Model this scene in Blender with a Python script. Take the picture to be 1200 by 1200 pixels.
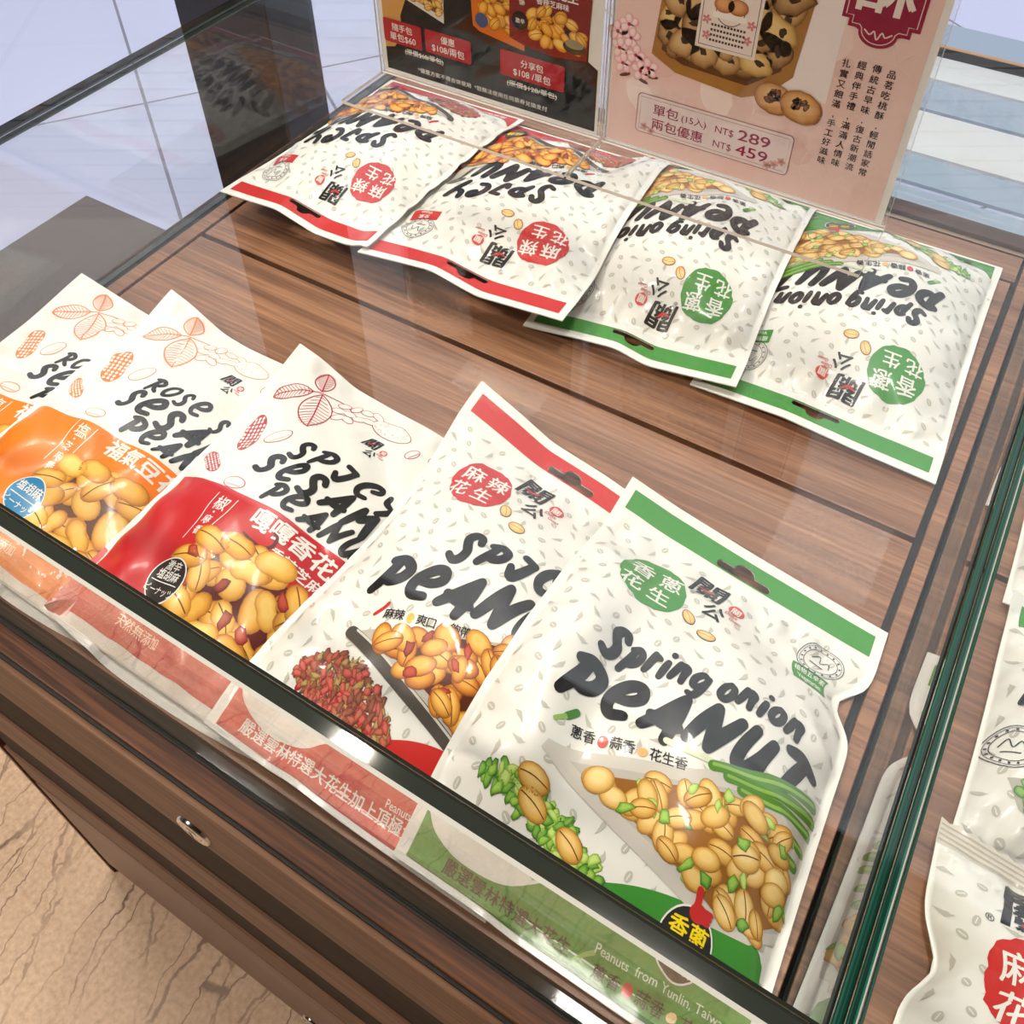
import bpy, bmesh, math, random
import numpy as np
from mathutils import Matrix, Vector
from mathutils.geometry import tessellate_polygon
PI = math.pi
SC = bpy.context.scene
COL = SC.collection
for _o in list(bpy.data.objects):
    bpy.data.objects.remove(_o)

# ------------------------------------------------------------------ camera, world, light, exposure
TZ = 0.70            # height of the display tray above the floor
H = 0.5              # the camera stands H above the tray
cam_d = bpy.data.cameras.new('camera')
cam = bpy.data.objects.new('camera', cam_d)
COL.objects.link(cam)
SC.camera = cam
F_PX, PITCH, ROLL, YAW, CX, CY = 1128.915, 0.791558, 0.003973, -0.548004, 603.93, 429.77
cam_d.sensor_width = 36.0
cam_d.sensor_fit = 'HORIZONTAL'
cam_d.lens = F_PX / 1200 * 36.0
cam_d.shift_x = (600 - CX) / 1200
cam_d.shift_y = (CY - 600) / 1200
cam_d.clip_start = 0.01
_f = Vector((math.sin(YAW) * math.cos(PITCH), math.cos(YAW) * math.cos(PITCH), -math.sin(PITCH)))
_r = Vector((math.cos(YAW), -math.sin(YAW), 0))
_d = _f.cross(_r)
_r2 = math.cos(ROLL) * _r + math.sin(ROLL) * _d
_d2 = -math.sin(ROLL) * _r + math.cos(ROLL) * _d
cam.matrix_world = Matrix(((_r2.x, -_d2.x, -_f.x, 0), (_r2.y, -_d2.y, -_f.y, 0), (_r2.z, -_d2.z, -_f.z, TZ + H), (0, 0, 0, 1)))

world = bpy.data.worlds.new('overcast_sky')
SC.world = world
world.use_nodes = True
wn = world.node_tree.nodes
wn.clear()
w_out = wn.new('ShaderNodeOutputWorld')
w_bg = wn.new('ShaderNodeBackground')
w_bg.inputs['Color'].default_value = (0.93, 0.95, 1.0, 1)
w_bg.inputs['Strength'].default_value = 1.1
world.node_tree.links.new(w_bg.outputs[0], w_out.inputs[0])

SC.view_settings.view_transform = 'Standard'
SC.view_settings.look = 'None'
SC.view_settings.gamma = 1
SC.view_settings.exposure = 0.25
SC.view_settings.use_curve_mapping = False
SC.cycles.transparent_max_bounces = 32
SC.cycles.max_bounces = 8


def lamp_area(name, loc, target, sx, sy, power, color):
    d = bpy.data.lights.new(name, 'AREA')
    d.shape = 'RECTANGLE'
    d.size, d.size_y = sx, sy
    d.energy = power
    d.color = color
    o = bpy.data.objects.new(name, d)
    COL.objects.link(o)
    o.location = loc
    o.rotation_euler = (Vector(target) - Vector(loc)).to_track_quat('-Z', 'Y').to_euler()
    return o


sun_d = bpy.data.lights.new('sun', 'SUN')
sun_d.energy = 0.5
sun_d.angle = 0.05
sun_d.color = (1.0, 0.97, 0.93)
sun = bpy.data.objects.new('sun', sun_d)
COL.objects.link(sun)
sun.rotation_euler = Vector((-1.0, -0.06, -0.75)).to_track_quat('-Z', 'Y').to_euler()
lamp_area('spot_and_fill_lamp', (-0.76, 0.56, 2.56), (-0.45, 0.45, TZ), 0.05, 0.05, 5, (1.0, 0.92, 0.80))
lamp_area('spot_and_fill_lamp', (-0.05, 0.40, 2.56), (-0.10, 0.40, TZ), 0.26, 0.26, 15, (1.0, 0.94, 0.86))  # added overhead fill without a fixture, placed out of the glass reflections
lamp_area('spot_and_fill_lamp', (-1.05, 0.30, 2.56), (-0.75, 0.30, 0.5), 0.26, 0.26, 13, (1.0, 0.92, 0.80))  # added fill over the left side, no fixture
lamp_area('spot_and_fill_lamp', (-1.45, -0.85, 2.56), (-0.95, -0.25, 0.0), 0.26, 0.26, 34, (1.0, 0.90, 0.78))  # added lamp without a fixture, brightens the floor at left


# ------------------------------------------------------------------ helpers
def lin(c):
    return tuple(((v / 12.92) if v <= 0.04045 else ((v + 0.055) / 1.055) ** 2.4) for v in c)


def rgb(r, g, b):
    return lin((r / 255, g / 255, b / 255))


def W(X, Y, Z=-1.0):
    """photograph-derived unit coordinates (camera at 0, tray at -1) -> metres"""
    return (X * H, Y * H, TZ + H + Z * H)


def tag(o, label=None, cat=None, group=None, kind=None):
    if label: o['label'] = label
    if cat: o['category'] = cat
    if group: o['group'] = group
    if kind: o['kind'] = kind
    return o


def empty(name, loc, label, cat, group=None):
    o = bpy.data.objects.new(name, None)
    COL.objects.link(o)
    o.location = loc
    o.empty_display_size = 0.03
    return tag(o, label, cat, group)


def link_mesh(name, me, mats, parent=None):
    o = bpy.data.objects.new(name, me)
    COL.objects.link(o)
    for m in (mats if isinstance(mats, (list, tuple)) else [mats]):
        me.materials.append(m)
    if parent:
        o.parent = parent
        o.matrix_parent_inverse = Matrix.Translation(-parent.location)
    return o


def add_box(bm, x0, x1, y0, y1, z0, z1, mat=0):
    r = bmesh.ops.create_cube(bm, size=1)
    for v in r['verts']:
        v.co = ((x0 + x1) / 2 + v.co.x * (x1 - x0), (y0 + y1) / 2 + v.co.y * (y1 - y0), (z0 + z1) / 2 + v.co.z * (z1 - z0))
    for f in {f for v in r['verts'] for f in v.link_faces}:
        f.material_index = mat
    return r['verts']


def box_obj(name, x0, x1, y0, y1, z0, z1, mats, parent=None, bevel=0.0, seg=2):
    bm = bmesh.new()
    add_box(bm, x0, x1, y0, y1, z0, z1)
    if bevel:
        bmesh.ops.bevel(bm, geom=bm.edges[:], offset=bevel, segments=seg, affect='EDGES', profile=0.5)
    me = bpy.data.meshes.new(name)
    bm.to_mesh(me)
    bm.free()
    return link_mesh(name, me, mats, parent)


def bm_obj(name, bm, mats, parent=None, smooth=False):
    me = bpy.data.meshes.new(name)
    bm.to_mesh(me)
    bm.free()
    if smooth:
        me.polygons.foreach_set('use_smooth', [True] * len(me.polygons))
    return link_mesh(name, me, mats, parent)


def new_mat(name):
    m = bpy.data.materials.new(name)
    m.use_nodes = True
    nt = m.node_tree
    nt.nodes.clear()
    out = nt.nodes.new('ShaderNodeOutputMaterial')
    return m, nt, out


def principled(name, color, rough=0.5, metal=0.0, spec=0.5, coat=0.0):
    m, nt, out = new_mat(name)
    p = nt.nodes.new('ShaderNodeBsdfPrincipled')
    p.inputs['Base Color'].default_value = (*color, 1)
    p.inputs['Roughness'].default_value = rough
    p.inputs['Metallic'].default_value = metal
    p.inputs['Specular IOR Level'].default_value = spec
    p.inputs['Coat Weight'].default_value = coat
    nt.links.new(p.outputs[0], out.inputs[0])
    return m


def wood(name, dark, mid, light, scale=1.0, rough=0.42, axis='X', spec=0.5):
    m, nt, out = new_mat(name)
    N = nt.nodes.new
    tc = N('ShaderNodeTexCoord')
    mp = N('ShaderNodeMapping')
    s = {'X': (2.2, 60, 60), 'Y': (60, 2.2, 60)}[axis]
    mp.inputs['Scale'].default_value = [v * scale for v in s]
    nt.links.new(tc.outputs['Object'], mp.inputs[0])
    n1 = N('ShaderNodeTexNoise')
    n1.inputs['Scale'].default_value = 1.0
    n1.inputs['Detail'].default_value = 6
    n1.inputs['Roughness'].default_value = 0.62
    n1.inputs['Distortion'].default_value = 0.35
    nt.links.new(mp.outputs[0], n1.inputs[0])
    mp2 = N('ShaderNodeMapping')
    s2 = {'X': (14, 420, 420), 'Y': (420, 14, 420)}[axis]
    mp2.inputs['Scale'].default_value = [v * scale for v in s2]
    nt.links.new(tc.outputs['Object'], mp2.inputs[0])
    n2 = N('ShaderNodeTexNoise')
    n2.inputs['Scale'].default_value = 1.0
    n2.inputs['Detail'].default_value = 3
    nt.links.new(mp2.outputs[0], n2.inputs[0])
    mx = N('ShaderNodeMath')
    mx.operation = 'MULTIPLY_ADD'
    mx.inputs[1].default_value = 0.45
    nt.links.new(n2.outputs[0], mx.inputs[0])
    ml = N('ShaderNodeMath')
    ml.operation = 'MULTIPLY'
    ml.inputs[1].default_value = 0.6
    nt.links.new(n1.outputs[0], ml.inputs[0])
    nt.links.new(ml.outputs[0], mx.inputs[2])
    cr = N('ShaderNodeValToRGB')
    e = cr.color_ramp.elements
    e[0].position = 0.36
    e[0].color = (*dark, 1)
    e[1].position = 0.68
    e[1].color = (*light, 1)
    k = e.new(0.52)
    k.color = (*mid, 1)
    nt.links.new(mx.outputs[0], cr.inputs[0])
    p = N('ShaderNodeBsdfPrincipled')
    p.inputs['Roughness'].default_value = rough
    p.inputs['Specular IOR Level'].default_value = spec
    nt.links.new(cr.outputs[0], p.inputs['Base Color'])
    bp = N('ShaderNodeBump')
    bp.inputs['Strength'].default_value = 0.12
    bp.inputs['Distance'].default_value = 0.001
    nt.links.new(n2.outputs[0], bp.inputs['Height'])
    nt.links.new(bp.outputs[0], p.inputs['Normal'])
    nt.links.new(p.outputs[0], out.inputs[0])
    return m


def glass_mat(name, tint, f0=0.042, rough=0.0):
    """clear sheet glass: transparent body, mirror reflection growing towards grazing angles"""
    m, nt, out = new_mat(name)
    N = nt.nodes.new
    g = N('ShaderNodeNewGeometry')
    dt = N('ShaderNodeVectorMath')
    dt.operation = 'DOT_PRODUCT'
    nt.links.new(g.outputs['Incoming'], dt.inputs[0])
    nt.links.new(g.outputs['Normal'], dt.inputs[1])
    ab = N('ShaderNodeMath'); ab.operation = 'ABSOLUTE'
    nt.links.new(dt.outputs['Value'], ab.inputs[0])
    om = N('ShaderNodeMath'); om.operation = 'SUBTRACT'
    om.inputs[0].default_value = 1.0
    nt.links.new(ab.outputs[0], om.inputs[1])
    pw = N('ShaderNodeMath'); pw.operation = 'POWER'
    pw.inputs[1].default_value = 5.0
    nt.links.new(om.outputs[0], pw.inputs[0])
    ma = N('ShaderNodeMath'); ma.operation = 'MULTIPLY_ADD'
    ma.inputs[1].default_value = 0.80 - f0
    ma.inputs[2].default_value = f0
    nt.links.new(pw.outputs[0], ma.inputs[0])
    t = N('ShaderNodeBsdfTransparent')
    t.inputs[0].default_value = (*tint, 1)
    gl = N('ShaderNodeBsdfGlossy')
    gl.inputs['Roughness'].default_value = rough
    gl.inputs['Color'].default_value = (1, 1, 1, 1)
    mx = N('ShaderNodeMixShader')
    nt.links.new(ma.outputs[0], mx.inputs[0])
    nt.links.new(t.outputs[0], mx.inputs[1])
    nt.links.new(gl.outputs[0], mx.inputs[2])
    nt.links.new(mx.outputs[0], out.inputs[0])
    return m


def color_attr_mat(name, rough, coat=0.0, spec=0.5, bump=0.0):
    m, nt, out = new_mat(name)
    N = nt.nodes.new
    a = N('ShaderNodeAttribute')
    a.attribute_name = 'ink'
    p = N('ShaderNodeBsdfPrincipled')
    p.inputs['Roughness'].default_value = rough
    p.inputs['Coat Weight'].default_value = coat
    p.inputs['Coat Roughness'].default_value = 0.08
    p.inputs['Specular IOR Level'].default_value = spec
    nt.links.new(a.outputs['Color'], p.inputs['Base Color'])
    if bump:
        tc = N('ShaderNodeTexCoord')
        n = N('ShaderNodeTexNoise')
        n.inputs['Scale'].default_value = 38
        n.inputs['Detail'].default_value = 2
        n.inputs['Distortion'].default_value = 1.2
        nt.links.new(tc.outputs['Object'], n.inputs[0])
        b = N('ShaderNodeBump')
        b.inputs['Strength'].default_value = bump
        b.inputs['Distance'].default_value = 0.004
        nt.links.new(n.outputs[0], b.inputs['Height'])
        nt.links.new(b.outputs[0], p.inputs['Normal'])
        nt.links.new(b.outputs[0], p.inputs['Coat Normal'])
    nt.links.new(p.outputs[0], out.inputs[0])
    return m


M_TRAY = wood('walnut_board', rgb(92, 59, 41), rgb(132, 92, 66), rgb(166, 121, 89), rough=0.38)
M_RIM = wood('walnut_rim', rgb(40, 21, 13), rgb(68, 39, 24), rgb(116, 72, 44), rough=0.45, spec=0.25)
M_FRONT = wood('walnut_laminate', rgb(84, 56, 39), rgb(116, 82, 60), rgb(142, 104, 78), rough=0.5, spec=0.25)
M_SHADED = wood('dark_shaded_laminate', rgb(12, 6, 6), rgb(26, 14, 12), rgb(48, 27, 22), rough=0.6, spec=0.12)  # dark wood with the shade of the recesses put into its colour
M_DOOR = wood('door_laminate', rgb(92, 60, 48), rgb(112, 76, 60), rgb(128, 90, 72), scale=0.4, rough=0.4)
M_BLACK = principled('black_gap', (0.006, 0.005, 0.005), 0.6)
M_SILICONE = principled('dark_sealant', (0.010, 0.008, 0.007), 0.55)
M_GLASS = glass_mat('clear_sheet_glass', (0.985, 0.99, 0.985), 0.034)
def streaked_edge():
    """polished glass edge with dark and bright green streaks running along it"""
    m, nt, out = new_mat('green_glass_edge')
    N = nt.nodes.new
    tc = N('ShaderNodeTexCoord')
    mp = N('ShaderNodeMapping')
    mp.inputs['Scale'].default_value = (900, 1.2, 900)
    nt.links.new(tc.outputs['Object'], mp.inputs[0])
    n = N('ShaderNodeTexNoise')
    n.inputs['Scale'].default_value = 1.0
    n.inputs['Detail'].default_value = 2
    nt.links.new(mp.outputs[0], n.inputs[0])
    cr = N('ShaderNodeValToRGB')
    cr.color_ramp.elements[0].position = 0.40
    cr.color_ramp.elements[0].color = (0.003, 0.014, 0.010, 1)
    cr.color_ramp.elements[1].position = 0.72
    cr.color_ramp.elements[1].color = (0.016, 0.110, 0.070, 1)
    e = cr.color_ramp.elements.new(0.56)
    e.color = (0.006, 0.036, 0.024, 1)
    nt.links.new(n.outputs[0], cr.inputs[0])
    p = N('ShaderNodeBsdfPrincipled')
    p.inputs['Roughness'].default_value = 0.06
    nt.links.new(cr.outputs[0], p.inputs['Base Color'])
    nt.links.new(p.outputs[0], out.inputs[0])
    return m


M_GEDGE = streaked_edge()
M_GEDGE_D = principled('dark_glass_edge', (0.022, 0.026, 0.020), 0.05, spec=0.5)
M_BEVEL_GLINT = principled('painted_bevel_glint', rgb(214, 214, 206), 0.35)  # pale colour paints the bright reflection along the chamfer
M_TAN_EDGE = principled('tan_glass_edge', rgb(150, 122, 96), 0.2)
M_ACRYL = glass_mat('clear_acrylic', (0.985, 0.985, 0.985), 0.022)
M_ACRYL_EDGE = principled('frosted_acrylic_edge', (0.75, 0.68, 0.60), 0.3)
M_CHROME = principled('polished_chrome', (0.82, 0.80, 0.76), 0.12, metal=1.0)
M_FILM = color_attr_mat('glossy_printed_film', 0.36, coat=0.34, spec=0.35, bump=0.05)
M_SATIN = color_attr_mat('satin_printed_film', 0.38, coat=0.15, bump=0.05)
M_PAPER = color_attr_mat('printed_paper', 0.6, spec=0.08)

# ------------------------------------------------------------------ structure: floors, window, ceiling, street


VEIN = 1.72


def stone_mat():
    m, nt, out = new_mat('beige_travertine')
    N = nt.nodes.new
    tc = N('ShaderNodeTexCoord')
    wob = N('ShaderNodeTexNoise')
    wob.inputs['Scale'].default_value = 7
    wob.inputs['Detail'].default_value = 5
    wob.inputs['Roughness'].default_value = 0.6
    nt.links.new(tc.outputs['Object'], wob.inputs[0])
    sb = N('ShaderNodeVectorMath'); sb.operation = 'SUBTRACT'
    sb.inputs[1].default_value = (.5, .5, .5)
    nt.links.new(wob.outputs['Color'], sb.inputs[0])
    sc = N('ShaderNodeVectorMath'); sc.operation = 'SCALE'
    sc.inputs['Scale'].default_value = 0.08
    nt.links.new(sb.outputs[0], sc.inputs[0])
    ad = N('ShaderNodeVectorMath'); ad.operation = 'ADD'
    nt.links.new(tc.outputs['Object'], ad.inputs[0])
    nt.links.new(sc.outputs[0], ad.inputs[1])
    prev = None
    for ang, sx, sy, wd in ((VEIN, 4.0, 26, 0.012), (VEIN + .25, 2.6, 14, 0.008)):
        rt = N('ShaderNodeVectorRotate')
        rt.rotation_type = 'Z_AXIS'
        rt.inputs['Angle'].default_value = -ang
        nt.links.new(ad.outputs[0], rt.inputs[0])
        mp = N('ShaderNodeVectorMath'); mp.operation = 'MULTIPLY'
        mp.inputs[1].default_value = (sx, sy, 1)
        nt.links.new(rt.outputs[0], mp.inputs[0])
        vo = N('ShaderNodeTexVoronoi')
        vo.feature = 'DISTANCE_TO_EDGE'
        vo.voronoi_dimensions = '2D'
        vo.inputs['Scale'].default_value = 1.0
        nt.links.new(mp.outputs[0], vo.inputs['Vector'])
        d = N('ShaderNodeMapRange')
        d.inputs['From Min'].default_value = wd * .3
        d.inputs['From Max'].default_value = wd * 2.4
        nt.links.new(vo.outputs['Distance'], d.inputs['Value'])
        if prev is None:
            prev = d.outputs[0]
        else:
            k = N('ShaderNodeMath'); k.operation = 'MINIMUM'
            nt.links.new(prev, k.inputs[0]); nt.links.new(d.outputs[0], k.inputs[1])
            prev = k.outputs[0]
    n3 = N('ShaderNodeTexNoise')
    n3.inputs['Scale'].default_value = 11
    n3.inputs['Detail'].default_value = 4
    nt.links.new(tc.outputs['Object'], n3.inputs[0])
    mask = N('ShaderNodeMapRange')
    mask.inputs['From Min'].default_value = 0.42
    mask.inputs['From Max'].default_value = 0.66
    nt.links.new(n3.outputs[0], mask.inputs['Value'])
    inv = N('ShaderNodeMath'); inv.operation = 'MAXIMUM'
    nt.links.new(prev, inv.inputs[0])
    im = N('ShaderNodeMath'); im.operation = 'SUBTRACT'; im.inputs[0].default_value = 0.92
    nt.links.new(mask.outputs[0], im.inputs[1])
    nt.links.new(im.outputs[0], inv.inputs[1])
    n2 = N('ShaderNodeTexNoise')
    n2.inputs['Scale'].default_value = 160
    n2.inputs['Detail'].default_value = 4
    nt.links.new(tc.outputs['Object'], n2.inputs[0])
    cr = N('ShaderNodeValToRGB')
    cr.color_ramp.elements[0].position = 0.3
    cr.color_ramp.elements[0].color = (*rgb(188, 154, 124), 1)
    cr.color_ramp.elements[1].position = 0.7
    cr.color_ramp.elements[1].color = (*rgb(216, 184, 152), 1)
    nt.links.new(n2.outputs[0], cr.inputs[0])
    mx = N('ShaderNodeMix'); mx.data_type = 'RGBA'
    mx.inputs['A'].default_value = (*rgb(96, 66, 46), 1)
    nt.links.new(inv.outputs[0], mx.inputs['Factor'])
    nt.links.new(cr.outputs[0], mx.inputs['B'])
    p = N('ShaderNodeBsdfPrincipled')
    p.inputs['Roughness'].default_value = 0.45
    nt.links.new(mx.outputs['Result'], p.inputs['Base Color'])
    nt.links.new(p.outputs[0], out.inputs[0])
    return m


def tile_mat(name, col, col2, joint, w, h, ang, gap=0.006):
    m, nt, out = new_mat(name)
    N = nt.nodes.new
    tc = N('ShaderNodeTexCoord')
    mp = N('ShaderNodeMapping')
    mp.inputs['Rotation'].default_value = (0, 0, ang)
    nt.links.new(tc.outputs['Object'], mp.inputs[0])
    b = N('ShaderNodeTexBrick')
    b.offset = 0.0
    b.inputs['Color1'].default_value = (*col, 1)
    b.inputs['Color2'].default_value = (*col2, 1)
    b.inputs['Mortar'].default_value = (*joint, 1)
    b.inputs['Scale'].default_value = 1
    b.inputs['Mortar Size'].default_value = gap
    b.inputs['Brick Width'].default_value = w
    b.inputs['Row Height'].default_value = h
    nt.links.new(mp.outputs[0], b.inputs[0])
    p = N('ShaderNodeBsdfPrincipled')
    p.inputs['Roughness'].default_value = 0.6
    nt.links.new(b.outputs[0], p.inputs['Base Color'])
    nt.links.new(p.outputs[0], out.inputs[0])
    return m


WY = 1.90 * H        # the shop window's plane
bx = box_obj('floor', -3.3 * H, 3.5, -3.5, WY + 0.02, -0.05, 0.0, stone_mat())
tag(bx, kind='structure')
M_PAVE = tile_mat('pale_paving', rgb(186, 190, 220), rgb(194, 198, 226), rgb(120, 120, 135), 1.15, 0.42, 0.62, 0.004)
bx = box_obj('floor_pavement', -12, 9, WY + 0.02, 12, -0.07, -0.02, M_PAVE)
tag(bx, kind='structure')
tag(box_obj('floor_entrance', -4.5, -3.3 * H, -3.5, WY + 0.02, -0.05, 0.0, M_PAVE), kind='structure')
M_KERB = principled('white_kerb_stone', rgb(214, 214, 214), 0.6)
M_KERB2 = principled('grey_kerb_stone', rgb(150, 164, 182), 0.6)
for i, (y0, y1, mm) in enumerate(((3.40, 3.86, M_KERB2), (3.905, 4.12, M_KERB2), (4.15, 4.52, M_KERB), (4.55, 4.83, M_KERB2), (4.86, 5.10, M_KERB), (5.13, 5.50, M_KERB2))):
    tag(box_obj('trim_%d' % (i + 2), -0.62, 4.0, y0 * H, y1 * H, -0.03, -0.012, mm), kind='structure')
M_SILL = principled('dark_threshold_stone', rgb(92, 83, 78), 0.4)
tag(box_obj('trim_9', -3.3 * H, -1.24 * H, 0.75 * H, WY + 0.02, 0.0, 0.012, M_SILL, bevel=0.002), kind='structure')
M_MULL = principled('black_window_frame', (0.012, 0.011, 0.011), 0.35)
tag(box_obj('trim_1', -2.375 * H, -1.995 * H, WY, WY + 0.10, 0.0, 2.62, M_MULL, bevel=0.003), kind='structure')
wg = bmesh.new()
add_box(wg, -4.5, -2.375 * H, WY + 0.045, WY + 0.053, 0.0, 2.62)
add_box(wg, -1.995 * H, 3.5, WY + 0.045, WY + 0.053, 0.0, 2.62)
tag(bm_obj('window_1', wg, M_GLASS), kind='structure')
M_CEIL = principled('ceiling_paint', rgb(70, 64, 58), 0.8)
tag(box_obj('ceiling', -4.5, 3.5, -3.5, WY + 0.02, 2.62, 2.70, M_CEIL), kind='structure')
M_WALL = principled('shop_wall_paint', rgb(140, 122, 104), 0.8)
tag(box_obj('wall_back', -4.5, 3.5, -3.6, -3.5, 0, 2.62, M_WALL), kind='structure')
tag(box_obj('wall_left', -4.6, -4.5, -3.5, WY, 0, 2.62, M_WALL), kind='structure')
tag(box_obj('wall_right', 3.5, 3.6, -3.5, WY, 0, 2.62, M_WALL), kind='structure')
# street front across the pavement: pale horizontal siding, turned like the paving
bm = bmesh.new()
for k in range(40):
    add_box(bm, -6.0, 6.0, 0, 0.03, k * 0.16, k * 0.16 + 0.145)
add_box(bm, -6.0, 6.0, 0.03, 0.08, 0, 6.4, 1)
M_SID = principled('pale_siding', rgb(214, 218, 226), 0.6)
M_SID2 = principled('siding_gap', rgb(96, 100, 110), 0.7)
fac = bm_obj('wall_street', bm, [M_SID, M_SID2])
fac.location = (-4.4, 6.6, -0.02)
fac.rotation_euler = (0, 0, 0.55)
tag(fac, kind='structure')

# ------------------------------------------------------------------ the display cabinet and its glass case
XL, XR = -1.170, 0.0945        # inner faces of the side panes
YF, YB = 0.199, 1.485          # inner faces of the front and back panes
ZT = -0.69                     # top of the glass
cab = empty('display_cabinet', W(-0.55, 0.8, -2.4), 'dark walnut cabinet under the glass case, with drawers and a keyhole lock', 'cabinet', 'walnut display cabinets')
TH = 0.0145
YC = 0.145                     # plane of the drawer fronts


def wbox(name, X0, X1, Y0, Y1, Z0, Z1, mats, parent, bevel=0.0):
    a, b = W(X0, Y0, Z0), W(X1, Y1, Z1)
    return box_obj(name, a[0], b[0], a[1], b[1], a[2], b[2], mats, parent, bevel)


def tray_boards(x0, x1, parent):
    """flush boards of a tray: front board, back board, strips round them, dark joints between"""
    g = 0.0048
    wbox('tray_core', x0 - 0.05, x1 + 0.024, YF - 0.045, YB + 0.04, -1.060, -1.014, M_BLACK, parent)
    for (a, b, c, d) in ((x0 + g, x1 - g, YF + 0.03, 0.8395 - g), (x0 + g, x1 - g, 0.8395 + g, YB - 0.075)):
        wbox('tray_board', a, b, c, d, -1.013, -1.0, M_TRAY, parent, 0.0006)
    wbox('tray_strip', x0 - 0.028, x0 - g * 0.4, YF - 0.01, YB - 0.0, -1.013, -1.0, M_TRAY, parent, 0.0006)
    wbox('tray_strip', x1 + g, x1 + 0.0225, YF - 0.01, YB - 0.0, -1.013, -1.0, M_TRAY, parent, 0.0006)
    wbox('tray_strip', x0, x1, YB - 0.075 + g, YB, -1.013, -1.0, M_TRAY, parent, 0.0006)
    wbox('tray_strip', x0, x1, YF - 0.01, YF + 0.03 - g, -1.013, -1.0, M_TRAY, parent, 0.0006)


tray_boards(-1.1355, 0.069, cab)
wbox('top_rim', -1.19, XR + 0.014, 0.1548, YF - 0.019, -1.030, -0.998, M_RIM, cab, 0.0008)
wbox('top_rim', -1.19, XL - TH - 0.001, YF - 0.019, YB + 0.04, -1.030, -0.997, M_RIM, cab, 0.0008)
wbox('top_rim', -1.19, XR + 0.014, YB + 0.018, YB + 0.055, -1.030, -0.994, M_RIM, cab, 0.0008)
wbox('sealant_line', -1.18, XR + 0.014, YF - 0.019, YF - 0.010, -1.02, -1.001, M_SILICONE, cab)
wbox('sealant_line', XL - TH - 0.001, XL + 0.006, YF, YB, -1.02, -1.0015, M_SILICONE, cab)
wbox('sealant_line', XL, XR, YB, YB + 0.018, -1.02, -1.0015, M_SILICONE, cab)
# front: drawer fronts, dark grooves with shade put into their colour, lower door
XE = 0.12
wbox('carcass', -1.172, XE, YC + 0.06, YB + 0.05, -2.33, -1.062, M_SHADED, cab)
dr = wbox('gap_strip', -1.172, XE, 0.1515, 0.157, -1.03, -1.004, M_BLACK, cab)
wbox('drawer_front', -1.172, XE, YC, YC + 0.06, -1.184, -1.010, M_FRONT, cab, 0.0006)
wbox('groove_panel', -1.172, XE, YC + 0.004, YC + 0.06, -1.381, -1.184, M_SHADED, cab)
wbox('drawer_front', -1.168, XE, YC, YC + 0.06, -1.534, -1.381, M_FRONT, cab, 0.0006)
wbox('groove_panel', -1.155, XE, YC + 0.004, YC + 0.06, -1.706, -1.534, M_SHADED, cab)
wbox('drawer_front', -1.168, XE, YC, YC + 0.06, -1.846, -1.706, M_FRONT, cab, 0.0006)
wbox('groove_panel', -1.168, XE, YC + 0.03, YC + 0.06, -1.866, -1.846, M_BLACK, cab)
dd = wbox('door', -1.168, XE, YC, YC + 0.05, -2.33, -1.866, M_DOOR, cab, 0.0006)
wbox('side_panel', -1.192, -1.176, YC - 0.002, YB + 0.05, -2.4, -1.005, M_FRONT, cab)
wbox('plinth', -1.176, XE, YC + 0.05, YB, -2.4, -2.33, M_BLACK, cab)


def lathe(prof, seg=28):
    """profile [(r, z)] spun about Z"""
    bm = bmesh.new()
    rings = []
    for r, z in prof:
        rings.append([bm.verts.new((r * math.cos(2 * PI * k / seg), r * math.sin(2 * PI * k / seg), z)) for k in range(seg)])
    for a, b in zip(rings, rings[1:]):
        for k in range(seg):
            bm.faces.new((a[k], a[(k + 1) % seg], b[(k + 1) % seg], b[k]))
    bm.faces.new(rings[-1])
    return bm


def lock(X, Z, par, r=0.0118):
    """round cam lock on the drawer front: ring, sunk face, plug, key slot"""
    c = W(X, YC, Z)
    T = Matrix.Translation(c) @ Matrix.Rotation(PI / 2, 4, 'X')
    bm = lathe([(r * 1.02, -0.002), (r * 1.02, 0.0012), (r * 0.96, 0.0022), (r * 0.80, 0.0026), (r * 0.74, 0.0012), (r * 0.70, 0.0006),
                (r * 0.56, 0.0008), (r * 0.52, 0.0024), (r * 0.45, 0.0028)])
    bmesh.ops.transform(bm, matrix=T, verts=bm.verts)
    ring = bm_obj('lock', bm, M_CHROME, par, True)
    s = bmesh.new()
    add_box(s, -r * 0.07, r * 0.07, -r * 0.32, r * 0.32, 0.0024, 0.00292)
    bmesh.ops.transform(s, matrix=T, verts=s.verts)
    ks = bm_obj('key_slot', s, M_BLACK)
    ks.parent = ring
    ks.matrix_parent_inverse = Matrix.Translation(-par.location)
    ks.matrix_parent_inverse = (Matrix.Translation(par.location) @ ring.matrix_parent_inverse).inverted()


lock(-0.512, -1.132, cab)
lock(-0.566, -2.272, cab)

case = empty('glass_case', W(-0.55, 0.8, -1), 'large clear glass case covering the rows of peanut bags', 'glass case')


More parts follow.
